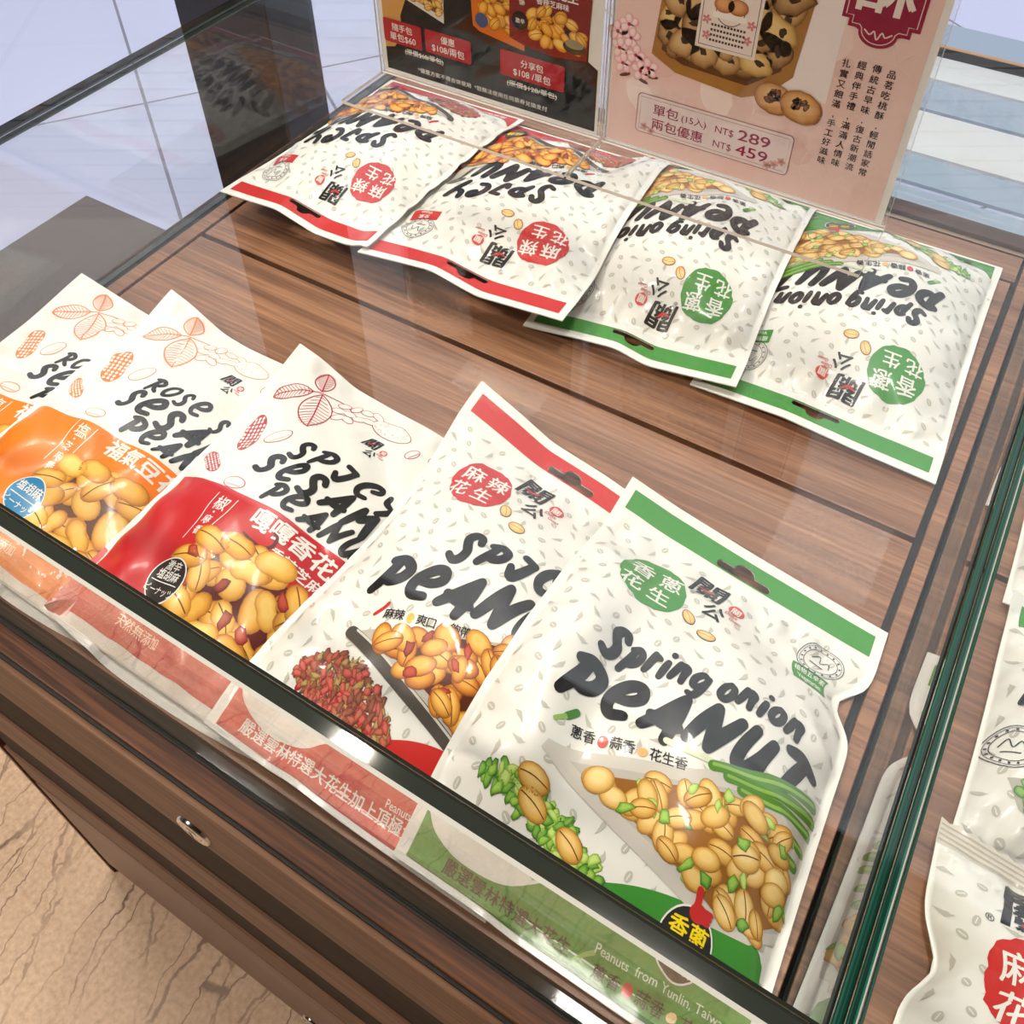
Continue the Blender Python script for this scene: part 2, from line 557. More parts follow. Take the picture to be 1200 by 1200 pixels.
def pane(name, x0, x1, y0, y1, z0, z1, parent, edge=M_GEDGE, big='Z', ch=0.0012, bevel=None):
    """sheet of glass: clear big faces, polished chamfered edges of another tone"""
    a, b = W(x0, y0, z0), W(x1, y1, z1)
    bm = bmesh.new()
    add_box(bm, a[0], b[0], a[1], b[1], a[2], b[2])
    bmesh.ops.bevel(bm, geom=bm.edges[:], offset=ch, segments=1, affect='EDGES')
    bm.normal_update()
    ax = 'XYZ'.index(big)
    for f in bm.faces:
        f.material_index = 0 if abs(f.normal[ax]) > 0.95 else 1
        if bevel and f.normal.dot(Vector(bevel)) > .9:
            f.material_index = 2  # chamfer carries the painted reflection
    return bm_obj(name, bm, [M_GLASS, edge, M_BEVEL_GLINT], parent)


pane('top_pane', XL - TH, XR + 0.0, YF + 0.0006, YB, ZT - TH, ZT, case, M_GEDGE_D, 'Z', 0.001)
pane('front_pane', XL - TH, XR + 0.0, YF - 0.0165, YF, -0.9995, ZT, case, M_GEDGE_D, 'Y', 0.0014, (0, -.707, .707))
pane('side_pane', XL - TH, XL, YF + 0.0006, YB, -0.9995, ZT - TH - 0.0008, case, M_GEDGE_D, 'X', 0.0008)
pane('side_pane', XR + 0.0006, XR + 0.0076, YF - 0.0165, YB, -0.9995, ZT, case, M_GEDGE, 'X', 0.0006)
pane('side_pane', XR + 0.0082, XR + TH, YF - 0.0165, YB, -0.9995, ZT, case, M_GEDGE, 'X', 0.0006, (.707, 0, .707))
wbox('edge_seal', XL, XR, YF + 0.0006, YF + 0.0036, ZT - TH - 0.024, ZT - TH - 0.0006, M_BLACK, case)
pane('back_pane', XL, XR, YB + 0.0006, YB + 0.010, -0.9995, ZT, case, M_TAN_EDGE, 'Y', 0.0008)

# the neighbouring cabinet on the right, its tray and its glass top
cab2 = empty('display_cabinet', W(0.6, 0.8, -2.4), 'walnut cabinet on the right beyond the green glass edge, with loose small bags', 'cabinet', 'walnut display cabinets')
wbox('carcass', XE + 0.002, 1.30, YC + 0.02, YB + 0.05, -2.4, -1.062, M_FRONT, cab2)
wbox('tray_core', XE + 0.002, 1.30, YC + 0.01, YB + 0.04, -1.060, -1.014, M_BLACK, cab2)
wbox('tray_board', XE + 0.002, 1.30, YC + 0.02, 0.8350, -1.013, -1.0, M_TRAY, cab2, 0.0006)
wbox('tray_board', XE + 0.002, 1.30, 0.8440, YB, -1.013, -1.0, M_TRAY, cab2, 0.0006)
case2 = empty('glass_case', W(0.6, 0.8, -1), 'clear glass lid over the small sachets at the right edge', 'glass case')
pane('top_pane', XR + TH + 0.0008, 1.30, YF - 0.0165, YB, ZT - TH, ZT, case2, M_GEDGE, 'Z', 0.001)
pane('front_pane', XR + TH + 0.0008, 1.30, YF - 0.034, YF - 0.0175, -0.9995, ZT, case2, M_GEDGE_D, 'Y', 0.001)

# ------------------------------------------------------------------ printed artwork: flat triangles with ink colours, wrapped on surfaces
_glyphs = {}


def glyph_tris(body):
    key = body
    if key not in _glyphs:
        cu = bpy.data.curves.new('lettering', 'FONT')
        cu.body = body
        cu.size = 1.0
        cu.resolution_u = 3
        o = bpy.data.objects.new('lettering', cu)
        COL.objects.link(o)
        bpy.context.view_layer.update()
        ev = o.evaluated_get(bpy.context.evaluated_depsgraph_get())
        me = ev.to_mesh()
        me.calc_loop_triangles()
        co = np.empty(len(me.vertices) * 3, dtype=np.float32)
        me.vertices.foreach_get('co', co)
        ti = np.empty(len(me.loop_triangles) * 3, dtype=np.int32)
        me.loop_triangles.foreach_get('vertices', ti)
        t = co.reshape(-1, 3)[ti.reshape(-1, 3)][:, :, :2].astype(float)
        ev.to_mesh_clear()
        bpy.data.objects.remove(o)
        bpy.data.curves.remove(cu)
        _glyphs[key] = t
    return _glyphs[key]


def catmull(p, n=6):
    p = [np.array(q, float) for q in p]
    if len(p) < 3:
        return p
    e = [2 * p[0] - p[1]] + p + [2 * p[-1] - p[-2]]
    out = []
    for i in range(1, len(e) - 2):
        for k in range(n):
            t = k / n
            out.append(0.5 * (2 * e[i] + (e[i + 1] - e[i - 1]) * t + (2 * e[i - 1] - 5 * e[i] + 4 * e[i + 1] - e[i + 2]) * t * t + (3 * e[i] - e[i - 1] - 3 * e[i + 1] + e[i + 2]) * t ** 3))
    out.append(p[-1])
    return out


# brush-lettering strokes in a unit box: (points, smooth)
BRUSH = {
    'S': [([(.80, .80), (.66, .97), (.42, .95), (.30, .76), (.44, .57), (.62, .40), (.60, .16), (.40, .03), (.14, .10)], 1)],
    'P': [([(.36, .90), (.28, .50), (.10, .04)], 1), ([(.10, .86), (.45, .98), (.82, .84), (.78, .56), (.52, .38), (.32, .38)], 1)],
    'I': [([(.30, .92), (.82, .84)], 0), ([(.80, .84), (.60, .40), (.34, .06), (.12, .34)], 1)],
    'C': [([(.62, .60), (.86, .76), (.80, .96), (.52, .94), (.24, .66), (.14, .30), (.32, .06), (.64, .10)], 1)],
    'Y': [([(.16, .94), (.22, .62), (.50, .50)], 1), ([(.90, .98), (.66, .40), (.30, -.08)], 1)],
    'E': [([(.26, .44), (.62, .52), (.86, .74), (.74, .96), (.46, .90), (.20, .58), (.14, .24), (.34, .03), (.70, .12)], 1)],
    'A': [([(.06, .06), (.40, .50), (.74, 1.0)], 1), ([(.74, 1.0), (.78, .50), (.76, .02)], 1), ([(.14, .36), (.50, .32), (.92, .36)], 1)],
    'N': [([(.06, .02), (.22, .50), (.38, .96)], 1), ([(.38, .96), (.50, .50), (.60, .06)], 1), ([(.60, .06), (.78, .50), (1.02, .98)], 1)],
    'U': [([(.28, .96), (.14, .50), (.16, .10), (.40, .06), (.66, .46), (.84, .94)], 1), ([(.84, .94), (.72, .50), (.74, .06)], 1)],
    'T': [([(.12, .88), (.50, .96), (.96, .86)], 1), ([(.62, .90), (.50, .50), (.34, .02)], 1)],
    'R': [([(.36, .92), (.26, .50), (.10, .02)], 1), ([(.10, .88), (.46, .98), (.78, .80), (.66, .58), (.34, .46)], 1), ([(.40, .46), (.60, .22), (.86, .08)], 1)],
    'O': [([(.52, .94), (.22, .74), (.12, .34), (.34, .06), (.66, .20), (.86, .60), (.76, .90), (.48, .92)], 1)],
    'M': [([(.04, .02), (.20, .50), (.30, .96)], 1), ([(.30, .96), (.42, .46)], 0), ([(.42, .46), (.58, .70), (.78, .98)], 1), ([(.78, .98), (.82, .50), (.90, .02)], 1)],
    'L': [([(.40, .96), (.24, .50), (.16, .08), (.70, .08)], 1)],
    'p': [([(.34, .72), (.24, .30), (.06, -.22)], 1), ([(.16, .66), (.50, .78), (.78, .64), (.70, .34), (.40, .14), (.22, .16)], 1)],
    'r': [([(.34, .70), (.26, .36), (.14, .04)], 1), ([(.26, .36), (.50, .62), (.80, .62)], 1)],
    'i': [([(.46, .62), (.38, .34), (.32, .04)], 1), ([(.56, .94), (.58, .97)], 0)],
    'n': [([(.26, .66), (.20, .36), (.08, .04)], 1), ([(.20, .36), (.46, .64), (.72, .60), (.70, .34), (.74, .06)], 1)],
    'g': [([(.78, .62), (.46, .70), (.16, .44), (.22, .14), (.50, .14), (.74, .40)], 1), ([(.82, .66), (.74, .20), (.54, -.22), (.22, -.22)], 1)],
    'o': [([(.50, .66), (.20, .48), (.14, .16), (.44, .04), (.76, .26), (.76, .56), (.46, .66)], 1)],
}


class Art:
    """flat artwork in millimetres; everything ends up as small coloured triangles"""

    def __init__(self):
        self.t, self.c, self.l = [], [], []

    def tris(self, t, col, layer):
        t = np.asarray(t, float)
        if len(t) == 0:
            return
        c = np.asarray(col, float)
        if c.ndim == 1:
            c = np.broadcast_to(c, (len(t), 3, 3))
        self.t.append(t)
        self.c.append(c)
        self.l.append(np.zeros(len(t)) + layer)

    def poly(self, pts, col, layer, holes=()):
        loops = [[Vector((p[0], p[1], 0)) for p in lp] for lp in (pts, *holes)]
        flat = np.array([(v.x, v.y) for lp in loops for v in lp])
        ti = np.array(tessellate_polygon(loops))
        if len(ti):
            self.tris(flat[ti], col, layer)

    def rect(self, x0, y0, x1, y1, col, layer, r=0):
        if r:
            pts = []
            for cx, cy, a in ((x1 - r, y1 - r, 0), (x0 + r, y1 - r, 90), (x0 + r, y0 + r, 180), (x1 - r, y0 + r, 270)):
                pts += [(cx + r * math.cos(math.radians(a + k * 22.5)), cy + r * math.sin(math.radians(a + k * 22.5))) for k in range(5)]
            self.poly(pts, col, layer)
        else:
            self.poly([(x0, y0), (x1, y0), (x1, y1), (x0, y1)], col, layer)

    def frame(self, x0, y0, x1, y1, w, col, layer):
        self.line([(x0, y0), (x1, y0), (x1, y1), (x0, y1), (x0, y0)], w, col, layer, caps=False)

    def ellipse(self, cx, cy, rx, ry, col, layer, rot=0, n=24, rough=0, seed=0):
        rd = random.Random(seed)
        ca, sa = math.cos(rot), math.sin(rot)
        pts = []
        for k in range(n):
            a = 2 * PI * k / n
            q = 1 + rough * (rd.random() - .5)
            x, y = rx * q * math.cos(a), ry * q * math.sin(a)
            pts.append((cx + ca * x - sa * y, cy + sa * x + ca * y))
        self.poly(pts, col, layer)

    def blob(self, cx, cy, rx, ry, rot, edge, mid, hi, layer, waist=0.0, off=(-.25, .3), n=16, crease=None, jag=0, seed=0):
        """a printed nut, petal or crumb: shaded rings from rim to highlight"""
        rd = random.Random(seed)
        ca, sa = math.cos(rot), math.sin(rot)
        jj = [1 + jag * (rd.random() - .5) for _ in range(n)]
        rings = []
        for f, cc in ((1.0, edge), (.80, mid), (.42, hi)):
            ring = []
            for k in range(n):
                a = 2 * PI * k / n
                x, y = math.cos(a), math.sin(a)
                w = 1 - waist * math.exp(-(x / .35) ** 2)
                x, y = x * rx * jj[k] * f, y * ry * w * jj[k] * f
                gx, gy = ca * x - sa * y, sa * x + ca * y
                ring.append((cx + gx + (1 - f) * off[0] * ry, cy + gy + (1 - f) * off[1] * ry))
            rings.append((ring, cc))
        t, c = [], []
        for (ra, cca), (rb, ccb) in zip(rings, rings[1:]):
            for k in range(n):
                j = (k + 1) % n
                t += [(ra[k], ra[j], rb[j]), (ra[k], rb[j], rb[k])]
                c += [(cca, cca, ccb), (cca, ccb, ccb)]
        ctr = np.mean(rings[-1][0], axis=0)
        for k in range(n):
            t.append((rings[-1][0][k], rings[-1][0][(k + 1) % n], tuple(ctr)))
            c.append((hi, hi, hi))
        self.tris(np.array(t), np.array(c), layer)
        if crease is not None:
            pts = []
            for k in range(7):
                x = (-.86 + 1.72 * k / 6) * rx
                y = ry * .16 * math.sin(PI * k / 6)
                pts.append((cx + ca * x - sa * y, cy + sa * x + ca * y))
            self.line(pts, ry * .10, crease, layer + .35)

    def line(self, pts, w, col, layer, caps=True, smooth=False, taper=0.0):
        p = catmull(pts) if smooth else [np.array(q, float) for q in pts]
        n = len(p)
        t = []
        hw = [w / 2 * (1 - taper * abs(2 * i / max(n - 1, 1) - 1) ** 2) for i in range(n)]
        L, R = [], []
        for i in range(n):
            a = p[max(i - 1, 0)]
            b = p[min(i + 1, n - 1)]
            d = b - a
            d = d / (np.hypot(*d) + 1e-9)
            nr = np.array((-d[1], d[0]))
            L.append(p[i] + nr * hw[i])
            R.append(p[i] - nr * hw[i])
        for i in range(n - 1):
            t += [(L[i], R[i], R[i + 1]), (L[i], R[i + 1], L[i + 1])]
        nb = len(t)
        if caps:
            for i in ((0, n - 1) if smooth or n < 3 else range(n)):
                for k in range(10):
                    a, b = 2 * PI * k / 10, 2 * PI * (k + 1) / 10
                    t.append((p[i], p[i] + hw[i] * np.array((math.cos(a), math.sin(a))), p[i] + hw[i] * np.array((math.cos(b), math.sin(b)))))
        self.tris(np.array(t), col, layer + np.where(np.arange(len(t)) < nb, .12, 0.0))

    def text(self, s, x, y, size, col, layer, bold=0.0, align='L', rot=0.0, sx=1.0, shear=0.0, fit=None):
        t = glyph_tris(s)
        if len(t) == 0:
            return
        if bold:
            lay = np.repeat(layer + np.array((0, .16, .32)), len(t))
            t = np.concatenate([t + np.array(d) * bold for d in ((-.75, -.4), (.75, -.4), (0, .75))])
        else:
            lay = layer
            t = t.copy()
        x0, x1 = t[:, :, 0].min(), t[:, :, 0].max()
        t[:, :, 0] -= {'L': x0, 'C': (x0 + x1) / 2, 'R': x1}[align]
        if fit:
            sx = fit / ((x1 - x0) * size)
        t[:, :, 0] = t[:, :, 0] * sx + shear * t[:, :, 1]
        t *= size
        ca, sa = math.cos(rot), math.sin(rot)
        q = np.stack((x + ca * t[:, :, 0] - sa * t[:, :, 1], y + sa * t[:, :, 0] + ca * t[:, :, 1]), -1)
        self.tris(q, col, lay)

    def vtext(self, s, x, y, size, col, layer, step=1.12, bold=0.01):
        for k, ch in enumerate(s):
            self.text(ch, x, y - k * size * step, size, col, layer, bold, 'C')

    def brush(self, word, x0, y0, x1, h, col, layer, w=.20, shear=.18, up=0.0, hs=None):
        """hand-brushed word from x0 to x1, letters h high on baseline y0 rising by up"""
        wid = {'i': .55, 'r': .72, 'I': .92, 'M': 1.1, 'N': 1.12, 'o': .9, 'A': 1.05}
        tot = sum(wid.get(ch, 1.0) for ch in word)
        u = (x1 - x0) / tot
        x = x0
        for k, ch in enumerate(word):
            ww = wid.get(ch, 1.0) * u
            hh = h * (hs[k] if hs else 1.0)
            yb = y0 + up * (x - x0) / (x1 - x0) + (0.05 * h if k % 2 else -0.03 * h)
            for si, (pts, sm) in enumerate(BRUSH[ch]):
                q = [(x + (px * .86) * ww + shear * py * hh * .55, yb + py * hh) for px, py in pts]
                self.line(q, w * h, col, layer + .25 * si + (.12 if k % 2 else 0), smooth=bool(sm), taper=.18)
            x += ww

    def build(self, maxlen=2.3):
        t = np.concatenate(self.t)
        c = np.concatenate(self.c)
        l = np.concatenate(self.l)
        # same winding everywhere
        a = (t[:, 1, 0] - t[:, 0, 0]) * (t[:, 2, 1] - t[:, 0, 1]) - (t[:, 1, 1] - t[:, 0, 1]) * (t[:, 2, 0] - t[:, 0, 0])
        t[a < 0] = t[a < 0][:, ::-1]
        c = c.copy()
        c[a < 0] = c[a < 0][:, ::-1]
        keep = np.abs(a) > 1e-6
        t, c, l = t[keep], c[keep], l[keep]
        for _ in range(24):
            e = np.stack([np.hypot(*(t[:, (k + 1) % 3] - t[:, k]).T) for k in range(3)], 1)
            big = e.max(1) > maxlen
            if not big.any():
                break
            k = e.argmax(1)[big]
            i = np.arange(len(k))
            tb, cb, lb = t[big], c[big], l[big]
            A, B, Cc = tb[i, k], tb[i, (k + 1) % 3], tb[i, (k + 2) % 3]
            a_, b_, c_ = cb[i, k], cb[i, (k + 1) % 3], cb[i, (k + 2) % 3]
            M, m = (A + B) / 2, (a_ + b_) / 2
            t = np.concatenate([t[~big], np.stack([A, M, Cc], 1), np.stack([M, B, Cc], 1)])
            c = np.concatenate([c[~big], np.stack([a_, m, c_], 1), np.stack([m, b_, c_], 1)])
            l = np.concatenate([l[~big], lb, lb])
        return t, c, l


WHITE = rgb(231, 229, 222)
INK = rgb(22, 21, 20)
PAT = rgb(192, 189, 178)
RED = rgb(196, 44, 40)
GREEN = rgb(62, 140, 52)
NUT = [(rgb(156, 104, 34), rgb(214, 164, 78), rgb(240, 204, 128)), (rgb(146, 92, 28), rgb(204, 150, 62), rgb(234, 192, 110)), (rgb(168, 118, 46), rgb(224, 178, 94), rgb(246, 216, 148))]
NUT_S = [(rgb(140, 72, 18), rgb(206, 130, 40), rgb(240, 180, 84)), (rgb(120, 56, 14), rgb(192, 112, 32), rgb(232, 164, 70)), (rgb(150, 84, 24), rgb(214, 146, 52), rgb(244, 190, 98))]
NUT_P = [(rgb(176, 104, 20), rgb(222, 156, 50), rgb(242, 192, 96)), (rgb(160, 92, 18), rgb(212, 144, 42), rgb(238, 182, 82)), (rgb(186, 120, 30), rgb(230, 170, 66), rgb(246, 204, 112))]
CREASE = rgb(120, 70, 20)


def inside(p, poly):
    r = False
    n = len(poly)
    for i in range(n):
        (xa, ya), (xb, yb) = poly[i], poly[(i + 1) % n]
        if (ya > p[1]) != (yb > p[1]) and p[0] < (xb - xa) * (p[1] - ya) / (yb - ya) + xa:
            r = not r
    return r


def scatter(poly, dist, rd, tries=900):
    xs, ys = [p[0] for p in poly], [p[1] for p in poly]
    out = []
    for _ in range(tries):
        p = (rd.uniform(min(xs), max(xs)), rd.uniform(min(ys), max(ys)))
        if inside(p, poly) and all(math.hypot(p[0] - q[0], p[1] - q[1]) > dist for q in out):
            out.append(p)
    return out


def nut_pile(A, poly, rx, pal, layer, rd, tiers=4, bed=rgb(120, 66, 20), waist=.0, bits=None):
    A.poly(poly, bed, layer)
    for ti in range(tiers):
        for (x, y) in scatter(poly, rx * (1.55 if ti < 2 else 2.1), rd):
            e, m, h = rd.choice(pal)
            r = rx * rd.uniform(.85, 1.12)
            A.blob(x, y, r, r * rd.uniform(.60, .74), rd.uniform(-1.3, 1.3), e, m, h, layer + 1 + ti, waist=rd.choice((0, .0, waist)), crease=CREASE if rd.random() < .4 else None, seed=rd.random())
        if bits and ti > 0:
            for (x, y) in scatter(poly, rx * 2.4, rd, 160):
                e, m, h = rd.choice(bits)
                A.blob(x, y, rx * rd.uniform(.35, .62), rx * rd.uniform(.22, .38), rd.uniform(0, 3), e, m, h, layer + 1.6 + ti, jag=.7, n=9, seed=rd.random())


GREENS = [(rgb(70, 110, 30), rgb(110, 160, 50), rgb(160, 200, 90)), (rgb(50, 90, 30), rgb(84, 140, 46), rgb(130, 180, 76)), (rgb(110, 150, 50), rgb(160, 196, 84), rgb(200, 222, 130))]
CHILI = [(rgb(110, 20, 14), rgb(160, 40, 28), rgb(190, 80, 50)), (rgb(90, 24, 18), rgb(136, 40, 30), rgb(170, 70, 50))]
PEPPER = [(rgb(120, 44, 36), rgb(164, 72, 58), rgb(190, 108, 84)), (rgb(110, 80, 40), rgb(150, 118, 66), rgb(186, 158, 100)), (rgb(130, 34, 34), rgb(176, 60, 54), rgb(206, 104, 90)), (rgb(84, 40, 30), rgb(120, 62, 46), rgb(150, 92, 66))]


def pattern(A, w, y0, y1, seed, layer=1):
    rd = random.Random(seed)
    r = 0
    y = y0
    while y < y1:
        x = 6 + (7 if r % 2 else 0)
        k = r
        while x < w - 5:
            px, py = x + rd.uniform(-2, 2), y + rd.uniform(-1.6, 1.6)
            a = rd.choice((.5, -.6, 1.2, 2.4)) + rd.uniform(-.3, .3)
            if k % 2:
                A.ellipse(px, py, 2.5, 1.7, PAT, layer, a, 10)
                A.line([(px - 1.6 * math.cos(a), py - 1.6 * math.sin(a)), (px + 1.6 * math.cos(a), py + 1.6 * math.sin(a))], .45, WHITE, layer + .5, False)
            else:
                ca, sa = math.cos(a), math.sin(a)
                A.poly([(px + ca * u - sa * v, py + sa * u + ca * v) for u, v in ((-4, -.2), (-1, .5), (1.6, 1.5), (2.6, 1.2), (4.2, 1.9), (3.1, .2), (2.2, -1.0), (-.8, -.9))], PAT, layer)
            x += 13.5
            k += 1
        y += 9.5
        r += 1


def round_seal(A, cx, cy, r, layer, col=INK):
    for q, w in ((1.0, .4), (.72, .35), (.9, .25)):
        A.line([(cx + r * q * math.cos(a * PI / 14), cy + r * q * math.sin(a * PI / 14)) for a in range(29)], w, col, layer, False)
    for k in range(16):
        a = 2 * PI * k / 16
        A.rect(cx + r * .81 * math.cos(a) - .5, cy + r * .81 * math.sin(a) - .5, cx + r * .81 * math.cos(a) + .5, cy + r * .81 * math.sin(a) + .5, col, layer)
    A.line([(cx - r * .45, cy), (cx - r * .2, cy + r * .35), (cx, cy - r * .05), (cx + r * .25, cy + r * .25), (cx + r * .45, cy - r * .1)], .5, col, layer, smooth=True)
    A.line([(cx - r * .35, cy - r * .3), (cx + r * .3, cy - r * .3)], .6, col, layer)


def brand_mark(A, x, y, s, layer, chili=True):
    """two big brushed characters with a small red chop beside them"""
    A.text('關', x, y, s, INK, layer, .03, 'C', shear=.12, sx=1.15)
    A.text('公', x + .48 * s, y - .80 * s, s * .72, INK, layer, .03, 'C', shear=.12)
    if chili:
        A.line([(x - .25 * s, y + .30 * s), (x, y + .27 * s), (x + .2 * s, y + .42 * s)], .12 * s, RED, layer + .5, smooth=True, taper=.7)
    A.ellipse(x + 1.02 * s, y + .12 * s, .24 * s, .24 * s, rgb(206, 70, 66), layer, n=18, rough=.1)
    A.text('關', x + 1.02 * s, y - .02 * s, .32 * s, WHITE, layer + .5, .02, 'C')
    A.text('Duke', x + .78 * s, y - .26 * s, .19 * s, rgb(200, 60, 56), layer, .01)
    A.text('Guan', x + .98 * s, y - .44 * s, .19 * s, rgb(200, 60, 56), layer, .01)


def two_nuts(A, x, y, layer):
    for (dx, dy, a) in ((0, 0, -1.0), (13, -7, .1)):
        A.ellipse(x + dx, y + dy, 5.6, 3.8, INK, layer, a, 18)
        A.blob(x + dx, y + dy, 5.2, 3.4, a, rgb(226, 160, 84), rgb(240, 186, 110), rgb(248, 208, 140), layer + .5, crease=rgb(150, 90, 40))


def peanut_bag_art(kind):
    A = Art()
    rd = random.Random(5)
    KEY = GREEN if kind == 'onion' else RED
    pattern(A, 175, 26, 228, 3)
    # header band with a real hanging hole is built with the header itself
    # round flavour badge
    A.ellipse(47, 190, 20.5, 21.5, KEY, 2, n=44, rough=.07, seed=4)
    q = '香蔥花生' if kind == 'onion' else '麻辣花生'
    for ch, x, y, z in zip(q, (38.5, 56, 37.5, 54), (190.5, 193, 174.5, 176.5), (15, 15, 14, 14)):
        A.text(ch, x, y, z, WHITE, 3, .02, 'C', rot=.12)
    A.text('®', 66, 202, 4, INK, 3)
    brand_mark(A, 74, 207, 20, 3)
    two_nuts(A, 73, 181, 3)
    round_seal(A, 148, 212, 13, 3)
    A.poly([(139, 189), (163, 192), (162, 203), (138, 200)], KEY, 2)
    if kind == 'onion':
        A.text('植物五辛素', 151, 196.4, 4.4, WHITE, 3, .015, 'C', rot=.12)
        A.text('Vegetarian', 151, 191.8, 4.0, WHITE, 3, .01, 'C', rot=.12)
    else:
        A.text('全素', 151, 196.4, 4.8, WHITE, 3, .015, 'C', rot=.12)
        A.text('Vegan', 151, 191.8, 4.2, WHITE, 3, .01, 'C', rot=.12)
    # brushed title, rising to the right
    if kind == 'onion':
        A.brush('S', 42, 125, 56, 20, INK, 3, .27)
        A.brush('pring', 55, 128, 100, 17, INK, 3, .25, up=11)
        A.brush('onion', 104, 141, 151, 17, INK, 3, .25, up=11)
    else:
        A.brush('SPICY', 63, 130, 150, 21, INK, 3, .28, up=24, hs=[1.15, .9, .95, .95, 1])
    A.brush('PEANUT', 35, 94, 163, 25, INK, 3, .275, up=30, hs=[.95, .9, 1.0, 1.04, 1.0, 1.0])
    # tag line with little pictures
    def row(items, x, y, rot, size):
        ca, sa = math.cos(rot), math.sin(rot)
        for it in items:
            if isinstance(it, str):
                for ch in it:
                    A.text(ch, x, y, size, INK, 3, .02, rot=rot)
                    x, y = x + ca * size * .98, y + sa * size * .98
            else:
                it(x + 3, y + size * .42)
                x, y = x + ca * 7, y + sa * 7
    if kind == 'onion':
        A.line([(42, 81), (46, 86)], 2.2, rgb(140, 180, 90), 3)
        A.line([(46, 86), (49, 91)], 3.4, rgb(70, 130, 50), 3)
        row(['蔥香', lambda x, y: A.ellipse(x, y, 2.6, 3, rgb(200, 60, 60), 3), '蒜香', lambda x, y: A.ellipse(x, y, 2.6, 2, rgb(236, 180, 110), 3, .8), '花生香'], 51, 80, .30, 6.4)
    else:
        A.line([(50, 83), (53, 88), (54, 91)], 2.0, rgb(200, 40, 40), 3, smooth=True)
        row(['麻辣', lambda x, y: A.ellipse(x, y, 2.2, 3, rgb(236, 176, 70), 3, .4), '爽口', lambda x, y: A.ellipse(x, y, 2.8, 3.2, rgb(196, 50, 50), 3), '夠帶勁'], 56, 83, .29, 6.4)
    # bottom wave
    wave = [(6, 24), (14, 17), (30, 13), (52, 16), (75, 29), (105, 43), (133, 50), (160, 54), (167, 50)]
    A.poly([tuple(q) for q in catmull(wave)] + [(170, 34), (170, 3), (6, 3)], KEY, 2)
    A.rect(6, 3, 170, 5.0, rgb(44, 112, 30) if kind == 'onion' else rgb(166, 34, 32), 2.6)
    # three-cornered dish of nuts
    dish = [(43, 66), (44, 71), (50, 73), (110, 100), (150, 126), (170, 136), (171, 64), (158, 52), (140, 47), (128, 48)]
    if kind == 'onion':
        A.poly(dish, rgb(204, 198, 188), 3)
        A.poly([(56, 70), (112, 94), (168, 124), (169, 68), (156, 56), (138, 53), (126, 56)], rgb(188, 182, 172), 4)
        for (p0, p1, w_) in (((116, 106), (166, 130), 5), ((124, 106), (168, 124), 5), ((132, 105), (168, 117), 5), ((140, 98), (167, 106), 4.6), ((144, 94), (166, 98), 4.6)):
            A.line([p0, ((p0[0] + p1[0]) / 2, (p0[1] + p1[1]) / 2 + 1.5), p1], w_, rgb(84, 134, 44), 4.6, smooth=True)
            A.line([(p0[0], p0[1] + .8), (p1[0], p1[1] + .8)], 1.6, rgb(140, 180, 84), 5.2)
        A.line([(92, 104), (120, 108)], 3.2, rgb(214, 220, 190), 4.2)
        pile = [(66, 70), (86, 79), (108, 90), (128, 100), (146, 105), (158, 101), (168, 88), (168, 70), (156, 56), (140, 53), (122, 57), (96, 64), (74, 69)]
        nut_pile(A, pile, 7.2, NUT, 5, rd, bits=GREENS, bed=rgb(150, 96, 36))
        loose = [(22, 46), (36, 52), (52, 52), (68, 49), (86, 42), (92, 34), (78, 35), (58, 38), (40, 42), (28, 42)]
        for ti in range(3):
            for (x, y) in scatter(loose, 3.6, rd):
                e, m, h = rd.choice(GREENS)
                A.blob(x, y, rd.uniform(2.4, 4), rd.uniform(1.5, 2.4), rd.uniform(0, 3), e, m, h, 3 + ti, jag=.6, n=9, seed=rd.random())
        for (x, y, a) in ((46, 54, .1), (50, 46, -.2), (72, 42, -.4)):
            A.blob(x, y, 8, 5.4, a, *NUT[0], 7, crease=CREASE)
    else:
        A.poly(dish, rgb(186, 180, 168), 3)
        A.line([(44, 70), (70, 64), (112, 54), (136, 48)], 7, rgb(78, 72, 66), 4)
        A.line([(47, 72), (72, 66.5), (114, 56), (138, 50)], 1.2, rgb(206, 200, 190), 4.8)
        pile = [(62, 73), (80, 84), (104, 96), (128, 108), (148, 112), (168, 112), (169, 70), (160, 54), (140, 54), (118, 60), (96, 65), (75, 69)]
        nut_pile(A, pile, 8.2, NUT_S, 5, rd, bits=CHILI, bed=rgb(90, 40, 16))
        heap = [(28, 42), (34, 52), (46, 58), (62, 58), (78, 52), (90, 44), (94, 36), (78, 32), (58, 32), (40, 34)]
        for ti in range(4):
            for (x, y) in scatter(heap, 3.2, rd):
                if rd.random() < .14:
                    continue
                e, m, h = rd.choice(PEPPER)
                A.blob(x, y, rd.uniform(1.8, 4.6), rd.uniform(1.2, 2.2), rd.uniform(0, 3), e, m, h, 3 + ti, jag=.8, n=9, seed=rd.random())
    # writing on the wave
    if kind == 'onion':
        A.text('嚴選雲林特選大花生', 24, 6.0, 7.4, INK, 4, .03, rot=.03, fit=66)
        A.line([(93, 8), (96, 12), (100, 15)], 1.8, rgb(150, 190, 110), 4, smooth=True)
        row(['蔥香', lambda x, y: A.ellipse(x, y, 2.6, 3, rgb(200, 60, 60), 4), '蒜香', lambda x, y: A.ellipse(x, y, 2.6, 2, rgb(236, 200, 150), 4, .8), '花生香'], 102, 6.5, .05, 7.0)
        A.text('Peanuts  from Yunlin, Taiwan', 100, 15.2, 5.0, rgb(226, 232, 206), 4, .01, fit=62, rot=.06)
    else:
        A.text('嚴選雲林特選大花生加上頂極大紅袍花椒', 18, 6.6, 7.8, WHITE, 4, .02, fit=140, rot=.03)
